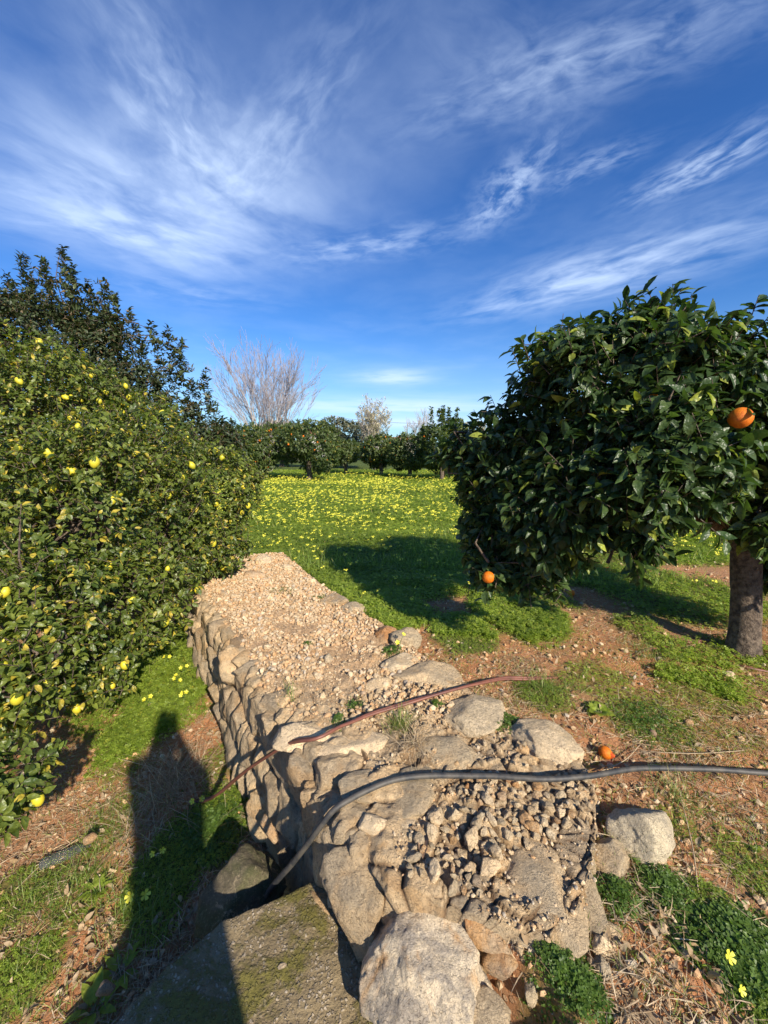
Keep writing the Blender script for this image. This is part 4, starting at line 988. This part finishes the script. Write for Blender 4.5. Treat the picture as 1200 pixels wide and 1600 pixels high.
# ------------------------------------------------------------------ low green cover
def clover_tpl():
    V = []; Fc = []
    for k in range(3):
        a = 2 * math.pi * k / 3; c, s = math.cos(a), math.sin(a)
        pts = [(0, 0, 0), (.42, .62, .10), (0, .80, -.06), (-.42, .62, .10)]
        b = len(V); V += [(x * c - y * s, x * s + y * c, z) for x, y, z in pts]; Fc += [(b, b + 1, b + 2), (b, b + 2, b + 3)]
    return np.array(V), [np.array(Fc)]
CT = clover_tpl()
def carpet(name, X, Y, r, size, hmax, label, cat, jitter=.35, mat='clover', yel=.05, zf=None):
    g = green(X, Y) if zf is None else np.ones_like(X); N = len(X); hn = .5 + .5 * n2(X, Y, 3.3, 3, 33)
    Z = (H(X, Y) if zf is None else zf) + (hmax * (.25 + .9 * hn) * (.35 + .65 * g)) * (r.random(N) ** .6)
    up = norm(r.normal(size=(N, 3)) * jitter + np.array([.12, -.2, 1.])); ax = norm(r.normal(size=(N, 3)) * np.array([1, 1, .1])); XX, YY, ZZ = frames(ax, up)
    tone = np.clip(.5 + .45 * n2(X, Y, 1.2, 3, 34) + .5 * n2(X, Y, .5, 2, 39) + r.normal(size=N) * .22, 0, 1)
    V, f, T = inst(CT[0], CT[1], np.stack([X, Y, Z], -1), XX, YY, ZZ, size * r.uniform(.6, 1.25, N), np.stack([tone, (r.random(N) < yel) * r.random(N), tone * 0], -1))
    o = build(name, V, f, M[mat], tint=T); tag(o, label, cat, kind='stuff'); return o
def gd(X, Y): g = green(X, Y); return np.clip(g * 1.15 - .12, 0, 1) ** 1.3
vis = 1.15
X, Y, r = scatter(150000, (1.2, 3.4), (-vis, vis), gd, 71); carpet('clover', X, Y, r, .0105, .05, 'clumps of small clover leaves on the near ground', 'clover')
X, Y, r = scatter(230000, (3.2, 9), (-.95, .85), gd, 72)
carpet('clover', X, Y, r, .5 * .028 + .0016 * np.hypot(X, Y), .11, 'thick green clover carpet at the near side of the meadow', 'clover')
X, Y, r = scatter(150000, (8.5, 30), (-.8, .75), lambda X, Y: .35 + .65 * gd(X, Y), 73)
carpet('meadow_plants', X, Y, r, .010 + .0026 * np.hypot(X, Y), .17, 'green leafy plants of the far meadow', 'meadow', .5)
# grass blades
def blades(name, X, Y, r, L, W_, label, mat, lean=.45, yel=.1, Z=None, cat='grass', flat=False):
    N = len(X); Z = H(X, Y) if Z is None else Z
    tv = np.array([(-.5, 0, 0), (.5, 0, 0), (-.4, .4, .06), (.4, .4, .06), (-.22, .75, .02), (.22, .75, .02), (0, 1, -.08)]); tf = [np.array([[0, 1, 3, 2], [2, 3, 5, 4]]), np.array([[4, 5, 6]])]
    up0 = np.array([0, 0, 1.]) if not flat else np.array([0, 0, .0])
    ax = norm(r.normal(size=(N, 3)) * np.array([1, 1, .1 if flat else .3]) * lean + up0 + (0 if not flat else np.array([0, 0, .06]))); rv = norm(r.normal(size=(N, 3)) + (np.array([0, 0, 1.5]) if flat else 0))
    XX, YY, ZZ = frames(ax, rv); L = L * r.uniform(.5, 1.3, N)
    V, f, T = inst(tv, tf, np.stack([X, Y, Z], -1), XX, YY, ZZ, np.stack([np.full(N, W_) * r.uniform(.6, 1.3, N), L, L], -1), np.stack([r.random(N), (r.random(N) < yel) * r.random(N), np.zeros(N)], -1))
    o = build(name, V, f, M[mat], tint=T); tag(o, label, cat, kind='stuff')
X, Y, r = scatter(120000, (1.2, 8), (-vis, vis), lambda X, Y: (1 - wallmask(X, Y)) * (.3 + .7 * sstep(n2(X, Y, 2.6, 3, 92), -.1, .3)) * (.5 + .5 * green(X, Y)), 74)
blades('grass', X, Y, r, .045 + .006 * np.hypot(X, Y), .0028, 'short green grass growing in patches over the soil', 'grass', .8)
X, Y, r = scatter(42000, (5, 26), (-.75, .7), lambda X, Y: gd(X, Y) * (n2(X, Y, .6, 3, 93) > -.1), 75)
blades('meadow_grass', X, Y, r, .16 + .004 * np.hypot(X, Y), .008, 'taller grass and flower stalks through the meadow', 'grass', .45)
X, Y, r = scatter(90000, (1.1, 6.5), (-vis, vis), lambda X, Y: (1 - wallmask(X, Y)) * (1 - .9 * green(X, Y)) * (.2 + .8 * sstep(n2(X, Y, 1.9, 3, 95), -.12, .25)), 76)
blades('dry_straw', X, Y, r, .085, .0028, 'dry straw and stalks lying over the soil', 'straw', .0 + 1, .2, Z=H(X, Y) + .008 + .012 * r.random(len(X)), cat='straw', flat=True)
# leaf litter
X, Y, r = scatter(14000, (1.1, 6.5), (-vis, vis), lambda X, Y: (1 - wallmask(X, Y)) * (1 - .9 * green(X, Y)) * (.25 + .75 * (X < edge_x(Y))), 77)
N = len(X); up = norm(r.normal(size=(N, 3)) * .5 + np.array([0, 0, 1.])); XX, YY, ZZ = frames(norm(r.normal(size=(N, 3))), up); tp = leaf_tpl(.5, .3, .3)
V, f, T = inst(tp[0], tp[1], np.stack([X, Y, H(X, Y) + .012], -1), XX, YY, ZZ, r.uniform(.02, .05, N), np.stack([r.random(N) * .7, (r.random(N) < .5) * r.random(N), r.random(N)], -1))
tag(build('leaf_litter', V, f, M['straw'], tint=T), 'fallen dry leaves littering the soil under the trees', 'leaf litter', kind='stuff')

# named clumps of clover and grass
def clump(u, v, z, rpx, n, label, seed, hgt=.04, size=.0095, name='clover_clump', cat='clover', top=False, mat='clover_dark'):
    n = int(n * .62); hgt = min(hgt, .05); r = np.random.default_rng(seed); p = PZ(u, v, z); R = radius(rpx, p); a = r.uniform(0, 6.28, n); q = r.random(n) ** .75 * R * 1.15 * (1 + .22 * np.sin(a * 3 + seed) + .18 * np.sin(a * 7 + seed * 2) + .25 * r.normal(size=n) * .6); X = p[0] + np.cos(a) * q; Y = p[1] + np.sin(a) * q
    base = (np.array([top_z(x, y) for x, y in zip(X, Y)]) if top else H(X, Y)); Z = base + hgt * (1 - (q / R) ** 2 * .7).clip(.1) * (.5 + .5 * r.random(n))
    up = norm(r.normal(size=(n, 3)) * .4 + np.array([0, -.2, 1.])); XX, YY, ZZ = frames(norm(r.normal(size=(n, 3)) * np.array([1, 1, .1])), up)
    V, f, T = inst(CT[0], CT[1], np.stack([X, Y, Z], -1), XX, YY, ZZ, size * r.uniform(.5, 1.5, n), np.stack([r.random(n) * .9, r.random(n) * .1, r.random(n)], -1))
    return tag(build(name, V, f, M[mat], tint=T, origin=(p[0], p[1], float(base.mean()))), label, cat)
clump(788, 1134, 0, 25, 700, 'dark green clover clump between the two pale rocks on the wall edge', 1, top=True)
clump(962, 1402, -.05, 34, 800, 'rounded clover clump just below the cream boulder', 2, .06)
clump(1038, 1392, -.06, 46, 1400, 'long clover clump right of the rounded one on the red soil', 3, .06)
clump(872, 1525, -.07, 44, 1100, 'clover clump in the hollow right of the veined boulder', 4, .06)
clump(908, 1570, -.08, 40, 900, 'bright clover clump at the bottom edge of the frame', 5, .06)
clump(1160, 1500, -.08, 78, 3600, 'biggest near clover mat in the bottom right corner', 6, .09, .014)
clump(1010, 1125, -.03, 60, 1600, 'broad green weed patch right of the pale wall-edge rock', 7, .06)
clump(612, 1018, .03, 16, 480, 'tiny clover tuft beside the dark grey rock on the gravel edge', 8, .04, top=True)
clump(555, 1100, .03, 16, 160, 'tiny weed tuft in the gravel just above the brown hose', 9, .03, top=True)
clump(480, 1006, .03, 9, 110, 'tiny weed tuft in the middle of the gravel bed', 10, .03, top=True)
clump(440, 925, .03, 22, 260, 'low weed tuft at the far end of the gravel bed', 12, .03, top=True)
clump(500, 935, .03, 16, 200, 'low weeds between gravel and clover left of the crested rock', 14, .03, top=True)
clump(530, 1130, .03, 12, 170, 'tiny weed tuft just above the brown hose beside the buff capstone', 15, .03, top=True)
clump(680, 1105, .03, 12, 170, 'tiny weed tuft between the two big edge rocks by the brown hose', 16, .03, top=True)
clump(335, 1290, -.7, 56, 2300, 'clover patch in the shade at the foot of the wall', 13, .09, .013)
def tuft(u, v, z, n, L, label, seed, mat='grass', lean=1.0, wd=.003, top=False, name='grass_tuft', R=.03, down=0.0, yel=.1):
    r = np.random.default_rng(seed); p = PZ(u, v, z); X = p[0] + r.normal(size=n) * R; Y = p[1] + r.normal(size=n) * R
    base = np.array([top_z(x, y) for x, y in zip(X, Y)]) if top else H(X, Y)
    tv = np.array([(-.5, 0, 0), (.5, 0, 0), (-.45, .35, .1), (.45, .35, .1), (-.28, .72, .06), (.28, .72, .06), (0, 1, -.10)]); tf = [np.array([[0, 1, 3, 2], [2, 3, 5, 4]]), np.array([[4, 5, 6]])]
    ax = norm(r.normal(size=(n, 3)) * np.array([1, 1, .2]) * lean + np.array([.0, -.1, .9 - down])); XX, YY, ZZ = frames(ax, np.tile(np.array([0, 0, 1.]), (n, 1)) + r.normal(size=(n, 3)) * .2); L = L * r.uniform(.5, 1.2, n)
    V, f, T = inst(tv, tf, np.stack([X, Y, base + .005], -1), XX, YY, ZZ, np.stack([np.full(n, wd), L, L], -1), np.stack([r.random(n), (r.random(n) < yel) * r.random(n), r.random(n)], -1))
    o = build(name, V, f, M[mat], tint=T, origin=(p[0], p[1], float(base.mean())))
    return tag(o, label, 'grass', kind='stuff' if R >= .07 else None)
tuft(625, 1135, .03, 120, .13, 'spiky half-dry grass tuft on the wall between the two hoses', 21, 'grass', .9, top=True, yel=.5)
tuft(650, 1165, .03, 130, .20, 'bundle of dry straw sprawling on the wall above the black hose', 22, 'straw', 1.2, .0022, top=True, name='dry_grass_tuft', down=.55)
tuft(455, 1090, .03, 26, .13, 'thin green grass tuft on the left edge of the wall', 23, 'grass', .8, top=True)
tuft(275, 1225, -.70, 420, .30, 'pile of dry stalks on the ground in the shadow left of the wall', 24, 'straw', 1.4, .0026, name='dry_grass_pile', R=.10, down=.55)
tuft(225, 1290, -.72, 160, .26, 'dry stalks spread below the pile in the shadow', 25, 'straw', 1.4, .0026, name='dry_grass_pile', R=.08, down=.6)
tuft(420, 1270, -.70, 200, .2, 'dry twigs caught in the hollow at the foot of the wall', 27, 'straw', 1.3, .003, name='dry_grass_pile', R=.08, down=.5)
tuft(845, 1075, -.03, 240, .12, 'dark green grass tuft right of the brown hose', 26, 'grass', 1.0, R=.07)
tuft(1010, 1020, -.03, 300, .10, 'grass patch near the brown hose end under the orange tree', 28, 'grass', 1.0, R=.12)
tuft(1060, 1250, -.05, 60, .16, 'sparse green and dry grass tuft below the black hose at the right', 29, 'grass', 1.2, R=.05, yel=.6)
tuft(770, 950, -.0, 60, .22, 'tall grass stalks at the clover edge below the orange tree', 30, 'grass', .6, R=.1)
tuft(330, 960, -.5, 90, .22, 'long grass blades against the far foot of the wall', 31, 'grass', .5, R=.1)
tuft(230, 1050, -.6, 160, .16, 'grass blades at the near edge of the clover under the lemon tree', 32, 'grass', .7, R=.10)
tuft(160, 1300, -.72, 200, .13, 'patchy green grass near the old plastic bottle', 33, 'grass', 1.1, R=.10)
tuft(90, 1390, -.72, 260, .12, 'green grass in front of the old plastic bottle', 34, 'grass', 1.1, R=.12)
tuft(210, 1440, -.72, 200, .13, 'grass tuft beside the large yellow flower near the slab', 35, 'grass', 1.0, R=.09)
def weed(u, v, z, n, L, label, seed, w=.4):
    r = np.random.default_rng(seed); p = PZ(u, v, z); b = np.array([p[0], p[1], H1(p[0], p[1])]); a = np.linspace(0, 6.28, n, endpoint=False) + r.uniform(-.2, .2, n)
    ax = norm(np.stack([np.cos(a), np.sin(a), .45 + .5 * r.random(n)], -1)); XX, YY, ZZ = frames(ax, np.tile([0, 0, 1.], (n, 1))); tp = leaf_tpl(w, .15, .35)
    root = empty('weed', b, label, 'plant')
    V, f, T = inst(tp[0], tp[1], b + ax * .02, XX, YY, ZZ, L * r.uniform(.7, 1.2, n), np.stack([r.random(n) * .5 + .5, r.random(n) * .1, r.random(n)], -1)); build('leaves', V, f, M['clover'], root, tint=T)
    V, f = sticks(np.tile(b, (n, 1)), b + ax * .025, .002, .0015, 4); build('stems', V, f, M['stem'], root)
weed(185, 1515, -.7, 9, .085, 'broad-leaved green weed at the left foot of the concrete slab', 1)
weed(145, 1570, -.7, 7, .09, 'pale green broad-leaved weed at the bottom edge left of the slab', 2)
weed(150, 1385, -.7, 14, .06, 'leafy young weed between the bottle and the shaded clover', 3)
weed(935, 1115, -.04, 12, .06, 'round-leaved weed beside the broad green weed patch', 4, .9)
weed(385, 1170, -.65, 10, .06, 'small green weed growing at the middle foot of the wall', 5, .5)

# ------------------------------------------------------------------ yellow flowers
def flower_geo(seed, k, hgt, s, wide=.019):
    r = np.random.default_rng(seed); petals, stems = [], []
    top = np.array([r.normal() * .02, r.normal() * .02, hgt]); stems.append(tube(spline([(0, 0, 0), top * .5 + np.array([.008, 0, 0]), top], 6), .0016, 5))
    for i in range(k):
        a = 2 * math.pi * i / max(k, 1) + r.uniform(0, .8); off = np.array([math.cos(a), math.sin(a), 0]) * wide * (k > 1); c = top + off + np.array([0, 0, .012 + r.uniform(0, .012)])
        c = c + np.array([0, 0, r.uniform(-.012, .028)]); stems.append(tube([top, c - np.array([0, 0, .004])], .0012, 4)); n = norm(np.array([math.cos(a) * .4 * (k > 1) + .25, math.sin(a) * .3 * (k > 1) - .75, .75]) + r.normal(size=3) * .2)
        u = norm(np.cross(n, [0, 1, .2])); w = np.cross(n, u)
        for j in range(5):
            b = 2 * math.pi * j / 5; d = math.cos(b) * u + math.sin(b) * w; e = -math.sin(b) * u + math.cos(b) * w
            V = np.array([c, c + d * s * .55 - e * s * .30 + n * s * .30, c + d * s * .95 - e * s * .34 + n * s * .48, c + d * s * 1.02 + n * s * .42, c + d * s * .95 + e * s * .34 + n * s * .48, c + d * s * .55 + e * s * .30 + n * s * .30])
            petals.append((V, [np.array([[0, 1, 5], [1, 2, 3], [1, 3, 5], [3, 4, 5]])]))
    return geo_merge(petals), geo_merge(stems)
FMs = []
for i in range(7):
    (pv_, pf), (sv, sf) = flower_geo(500 + i, [3, 4, 2, 5, 3, 4, 1][i], [.17, .2, .15, .22, .19, .16, .2][i], .0135)
    # petals and stems share one mesh with two materials: too small to show parts
    V = np.concatenate([pv_, sv]); me = mesh_data('yellow_flower', V, pf + [f + len(pv_) for f in sf], M['petal']); me.materials.append(M['stem'])
    npf = sum(len(f) for f in pf); idx = np.zeros(len(me.polygons), np.int32); idx[npf:] = 1; me.polygons.foreach_set('material_index', idx); FMs.append((me, pv_, pf))
def field_dens(X, Y):
    d = np.hypot(X, Y); g = green(X, Y); patch = sstep(n2(X, Y, .7, 3, 96), -.22, .22)
    return (g > .6) * sstep(Y, 3.0, 6.2) * (X > edge_x(Y) + .4) * (.22 + .78 * patch) * (.4 + .6 * sstep(Y, 4.8, 9))
r = np.random.default_rng(97)
Xc = r.uniform(-8, 9, 30000); Yc = 3.3 + 20.7 * r.random(30000) ** 1.25; k = r.random(30000) < field_dens(Xc, Yc) * np.interp(Yc, [3.5, 8, 24], [.55, .62, .45]); Xc, Yc = Xc[k], Yc[k]
uu, vv, ff = proj(np.stack([Xc, Yc, H(Xc, Yc)], -1))
order = np.argsort(np.where((uu > 380) & (uu < 800), ff, ff + 100)); nI = 270
for i in order[:nI]:
    o = link('yellow_flower', FMs[int(r.integers(6))][0]); o.location = (float(Xc[i]), float(Yc[i]), H1(Xc[i], Yc[i])); s = r.uniform(.55, .95); o.scale = (s, s, s * r.uniform(.7, 1.1)); o.rotation_euler = (0, 0, r.uniform(-.8, .8))
    tag(o, 'yellow flower on a thin stalk in the near half of the meadow', 'flower', 'yellow flowers of the near meadow')
rest = order[nI:]; parts = []
for j in range(6):
    m = rest[j::6]; me, V, pf = FMs[j]; N = len(m); a = r.uniform(-.8, .8, N); X3 = np.stack([np.cos(a), np.sin(a), a * 0], -1); Y3 = np.stack([-np.sin(a), np.cos(a), a * 0], -1); Z3 = np.tile([0, 0, 1.], (N, 1)); s = r.uniform(.55, 1.0, N) * (1 + .015 * Yc[m])
    parts.append(inst(V, pf, np.stack([Xc[m], Yc[m], H(Xc[m], Yc[m])], -1), X3, Y3, Z3, np.stack([s, s, s * r.uniform(.6, 1.1, N)], -1), np.zeros((N, 3))))
V, f, T = merge(parts); tag(build('yellow_flowers', V, f, M['petal'], tint=T), 'yellow flowers carpeting the far meadow', 'flowers', kind='stuff')
def one_flower(u, v, label, seed, s=1.0, hgt=.06, group=None, z=None, k=2):
    p = PG(u, v) if z is None else PZ(u, v, z); p = PZ(u, v, p[2] + hgt * s); g = np.array([p[0], p[1], p[2] - hgt * s])
    (pv_, pf), (sv, sf) = flower_geo(seed, k, hgt, .013); root = empty('yellow_flower', g, label, 'flower', group); root.scale = (s, s, s)
    link('petals', mesh_data('petals', pv_, pf, M['petal']), root); link('stem', mesh_data('stem', sv, sf, M['stem']), root)
one_flower(208, 1420, 'large tilted yellow flower on the straw left of the concrete slab', 1, 1.7, k=2)
one_flower(309, 1256, 'single yellow flower at the lower end of the brown hose', 2, 1.3, k=2)
one_flower(243, 1318, 'yellow flower in the shade among the clover below the brown hose', 3, 1.2, k=2)
one_flower(1143, 1505, 'bright yellow flower in the clover mat at the bottom right corner', 4, 1.3, k=1)
one_flower(1153, 1530, 'lower drooping yellow flower in the bottom right clover mat', 5, 1.0, k=1)
one_flower(620, 1008, 'single yellow flower by the dark grey rock on the wall edge', 6, 1.3, z=.03, k=2)
for i, (u, v) in enumerate([(260, 1033), (207, 1050), (195, 1053), (243, 1019), (281, 1048), (275, 1064), (249, 1088), (279, 1093), (239, 990), (293, 972), (342, 1084), (258, 1012)]):
    one_flower(u, v, 'yellow flower in the bright clover patch between lemon tree and wall', 20 + i, 1.3, group='yellow flowers in the clover patch by the lemon tree', k=2 + i % 2)

# ------------------------------------------------------------------ fallen oranges
def fallen(u, v, s, label, split=False):
    p = PG(u, v); o = link('fallen_orange', FM['orange']); o.location = (p[0], p[1], H1(p[0], p[1]) + s * .8); o.scale = (s, s, s * .95); o.rotation_euler = (.5, .8, 1)
    tag(o, label, 'orange')
    if split:
        V, Fc = rock(77, 3, (1, 1, .8), 12, .15); me = mesh_data('flesh', V, [Fc], M['rot_orange']); q = link('flesh', me, o); q.location = (0, -.35, .35); q.scale = (.75, .75, .75)
fallen(945, 1183, .034, 'split fallen orange on the soil above the black hose', True)
fallen(893, 930, .036, 'dull fallen orange at the edge of the shade under the orange tree')
fallen(950, 893, .034, 'fallen orange on the grass seen under the orange tree')
fallen(1019, 1150, .022, 'small shrivelled brown orange in the weeds right of the split one')
fo_ = SC.collection.objects[-1]
me_ = fo_.data.copy(); me_.materials.clear(); me_.materials.append(M['brown_leaf']); fo_.data = me_

# ------------------------------------------------------------------ hoses
ALLV = np.concatenate([V_S for V_S in HOSE_OBS]); kd2 = kdtree.KDTree(len(ALLV))
for i, p in enumerate(ALLV): kd2.insert((p[0], p[1], 0), i)
kd2.balance()
def drape(P_, rr):
    zs = P_[:, 2].copy()
    for i, p in enumerate(P_):
        near_ = [ALLV[j][2] for _, j, _d in kd2.find_range((p[0], p[1], 0), rr + .006)]
        if near_ and p[2] > -.02: zs[i] = max(zs[i], min(max(near_) + rr * .9, zs[i] + .11))
    raised = np.maximum(zs, 0 * zs + zs); k = np.hanning(19)[1:-1]; k /= k.sum(); mx = np.array([zs[max(0, i - 2):i + 3].max() for i in range(len(zs))])
    P_[:, 2] = np.convolve(np.pad(mx, 8, 'edge'), k, 'valid'); return P_
def hose(name, pts, rr, mat, label, n=120, seg=12, dr=False):
    P_ = spline(pts, n); P_ = drape(P_, rr) if dr else P_; V, Fc = tube(P_, rr, seg); return tag(build(name, V, Fc, M[mat]), label, 'hose')
bh = [PZ(1420, 1228, .0), PZ(1300, 1216, .0), PZ(1200, 1209, .01), PZ(1100, 1202, .02), PZ(1000, 1203, .03), PZ(920, 1214, .07), PZ(850, 1217, .09), PZ(760, 1214, .07), PZ(680, 1212, .07), PZ(620, 1218, .07), PZ(570, 1238, .06), PZ(530, 1268, .03), PZ(495, 1308, -.07), PZ(460, 1356, -.24), PZ(420, 1408, -.48), PZ(400, 1435, -.62)]
hose('water_hose', bh, .0122, 'hose', 'thick black hose crossing over the wall and down to the ground', 160, 14, True)
ha_, hb_ = PZ(492, 1154, .10), PZ(345, 1248, -.60)
b1h = [PZ(300, 1250, -.70), PZ(318, 1257, -.70), hb_] + [ha_ * q + hb_ * (1 - q) + np.array([-.02, -.01, .03]) * math.sin(q * math.pi) for q in (.25, .5, .75)] + [ha_, PZ(535, 1136, .085), PZ(580, 1118, .07), PZ(650, 1096, .08), PZ(700, 1080, .09), PZ(745, 1070, .07), PZ(790, 1064, .02), PZ(830, 1062, .0), PZ(870, 1062, -.04)]
off = np.array([.012, .014, .0]); wob = np.array([[0, 0, .006 * math.sin(i * 1.7)] for i in range(len(b1h))])
hose('brown_hose', b1h, .0085, 'brown_hose', 'lower strand of the thin brown hose pair climbing over the wall', 120, 12, True)
hose('brown_hose', np.array(b1h) + off + wob, .0085, 'brown_hose', 'upper strand of the thin brown hose pair climbing over the wall', 120, 12, True)
hose('brown_hose', [PG(985, 1024) - [0, 0, .01], PG(1010, 1018) + [0, 0, .012], PG(1050, 1010) + [0, 0, .012], PG(1090, 1004) + [0, 0, .012], PG(1120, 1000) - [0, 0, .01]], .011, 'brown_hose', 'short stretch of brown hose showing in the grass left of the orange trunk', 40)
hose('brown_hose', [PG(1150, 1038) - [0, 0, .01], PG(1165, 1045) + [0, 0, .012], PG(1200, 1052) + [0, 0, .012], PG(1260, 1060) + [0, 0, .012]], .011, 'brown_hose', 'stretch of brown hose in front of the orange trunk at the frame edge', 40)
# dead leaf on the rubble
p = PZ(658, 1322, .03); tp = leaf_tpl(.36, .3, .3)
V, f, T = inst(tp[0], tp[1], np.array([p + [0, -.06, .012]]), np.array([[1., 0, 0]]), norm(np.array([[.12, 1., .1]])), norm(np.array([[0, -.1, 1.]])), np.array([.125]), np.zeros((1, 3)))
tag(build('dead_leaf', V, f, M['brown_leaf'], origin=p), 'long brown dead leaf standing in the rubble beside the cream corner block', 'leaf')
# fallen twig lower right
tw_ = [PG(955, 1518) + [0, 0, .02], PG(985, 1530) + [0, 0, .02], PG(1025, 1545) + [0, 0, .012]]; V, Fc = tube(spline(tw_, 12), .0028, 6); tag(build('twig', V, Fc, M['bark']), 'thin dark twig lying on the red soil near the long reddish rock', 'twig')
for i, (pts, lb) in enumerate([([(935, 1212), (975, 1196), (1000, 1168)], 'bent dry stalk rising behind the split fallen orange'), ([(1060, 1240), (1080, 1330), (1090, 1400)], 'long dry stalk on the soil left of the right clover mat'), ([(1010, 1180), (1090, 1185), (1160, 1178)], 'pale dry stalk lying above the black hose at the right'),
                            ([(25, 1395), (75, 1350), (130, 1310)], 'long pale straw stalk lying over the old plastic bottle'), ([(150, 1180), (220, 1200), (310, 1222)], 'thin dry stalk crossing the soil left of the straw pile'), ([(745, 960), (735, 930), (760, 990)], 'short pale stalk in the clover below the orange tree')]):
    P_ = [PG(*q) + [0, 0, .02 + .01 * (k == 1)] for k, q in enumerate(pts)]; V, Fc = tube(spline(P_, 14), .0024, 5); tag(build('dry_stalk', V, Fc, M['straw'], tint=np.full((len(V), 3), .6) * [1, 0, 0]), lb, 'stalk')
# old plastic bottle
def bottle():
    p = PG(100, 1342); prof = [(0, 0), (.030, .0), (.034, .01), (.034, .045), (.031, .05), (.034, .055), (.034, .12), (.031, .125), (.034, .13), (.033, .16), (.024, .19), (.014, .205), (.013, .225), (0, .226)]
    V = []; seg = 20
    for a_, z_ in prof:
        for k in range(seg): t = 2 * math.pi * k / seg; V.append((a_ * math.cos(t), a_ * math.sin(t) * .8, z_))
    n = len(prof) - 1; i = np.arange(n)[:, None] * seg; k = np.arange(seg)[None]; Fq = np.stack([i + k, i + (k + 1) % seg, i + seg + (k + 1) % seg, i + seg + k], -1).reshape(-1, 4)
    m, t, b = newmat('old_clear_plastic'); b.inputs['Base Color'].default_value = (.6, .62, .6, 1); b.inputs['Transmission Weight'].default_value = .9; b.inputs['Roughness'].default_value = .25; b.inputs['IOR'].default_value = 1.15
    V = np.array(V); V *= 1 + .12 * fbm(V * 18, 2, 3)[:, None]; o = link('plastic_bottle', mesh_data('plastic_bottle', V, [Fq], m)); o.location = (p[0] - .09, p[1] - .05, H1(p[0], p[1]) + .02); o.rotation_euler = (rad(88), .0, rad(118))
    tag(o, 'old crushed clear plastic bottle half buried in grass at the left', 'bottle')
bottle()

# ------------------------------------------------------------------ the photographer, standing on the slab behind the camera (throws the shadow)
def person():
    root = empty('person', (.19, -.42, -.26), 'person in dark jacket and jeans holding both arms up in front', 'person'); root.scale = (1.14, 1.06, 1.11)
    J = {'pelvis': (0, 0, .95), 'waist': (0, .01, 1.10), 'chest': (0, .02, 1.32), 'neck': (0, .03, 1.50), 'chin': (0, .05, 1.57), 'head': (0, .055, 1.66), 'crown': (0, .045, 1.75),
         'hipL': (-.10, 0, .90), 'kneeL': (-.13, .04, .50), 'ankL': (-.15, .0, .09), 'toeL': (-.17, .16, .03), 'hipR': (.10, 0, .90), 'kneeR': (.12, .03, .50), 'ankR': (.13, -.02, .09), 'toeR': (.15, .14, .03),
         'shL': (-.19, .02, 1.44), 'elL': (-.21, .14, 1.22), 'wrL': (-.19, .31, 1.50), 'haL': (-.19, .34, 1.56), 'shR': (.19, .02, 1.44), 'elR': (.13, .17, 1.20), 'wrR': (-.08, .31, 1.50), 'haR': (-.10, .34, 1.56)}
    Rr = {'pelvis': .15, 'waist': .135, 'chest': .16, 'neck': .06, 'chin': .075, 'head': .095, 'crown': .07, 'hipL': .10, 'hipR': .10, 'kneeL': .065, 'kneeR': .065, 'ankL': .045, 'ankR': .045, 'toeL': .035, 'toeR': .035, 'shL': .07, 'shR': .07, 'elL': .05, 'elR': .05, 'wrL': .03, 'wrR': .03, 'haL': .035, 'haR': .035}
    E = [('pelvis', 'waist'), ('waist', 'chest'), ('chest', 'neck'), ('neck', 'chin'), ('chin', 'head'), ('head', 'crown'), ('pelvis', 'hipL'), ('hipL', 'kneeL'), ('kneeL', 'ankL'), ('ankL', 'toeL'), ('pelvis', 'hipR'), ('hipR', 'kneeR'), ('kneeR', 'ankR'), ('ankR', 'toeR'),
         ('chest', 'shL'), ('shL', 'elL'), ('elL', 'wrL'), ('wrL', 'haL'), ('chest', 'shR'), ('shR', 'elR'), ('elR', 'wrR'), ('wrR', 'haR')]
    for s, sg_ in (('L', 1), ('R', -1)):       # five fingers a hand, curled forward round a phone
        hx, hy, hz = J['ha' + s]
        for i in range(5):
            a = 'f%s%da' % (s, i); b = 'f%s%db' % (s, i)
            J[a] = (hx + sg_ * (.012 * i - .01), hy + .035, hz + .035 - .014 * i); J[b] = (hx + sg_ * (.035 + .012 * (i % 2)), hy + .055, hz + .03 - .015 * i); Rr[a] = .009; Rr[b] = .008
            E += [('ha' + s, a), (a, b)]
    names = list(J); me = bpy.data.meshes.new('body'); me.from_pydata([J[k] for k in names], [(names.index(a), names.index(b)) for a, b in E], []); o = link('body', me, root)
    md = o.modifiers.new('skin', 'SKIN'); o.modifiers.new('sub', 'SUBSURF').levels = 2; o.modifiers['sub'].render_levels = 2
    for i, k in enumerate(names): me.skin_vertices[0].data[i].radius = (Rr[k], Rr[k])
    me.skin_vertices[0].data[0].use_root = True; me.materials.append(M['jacket'])
person()
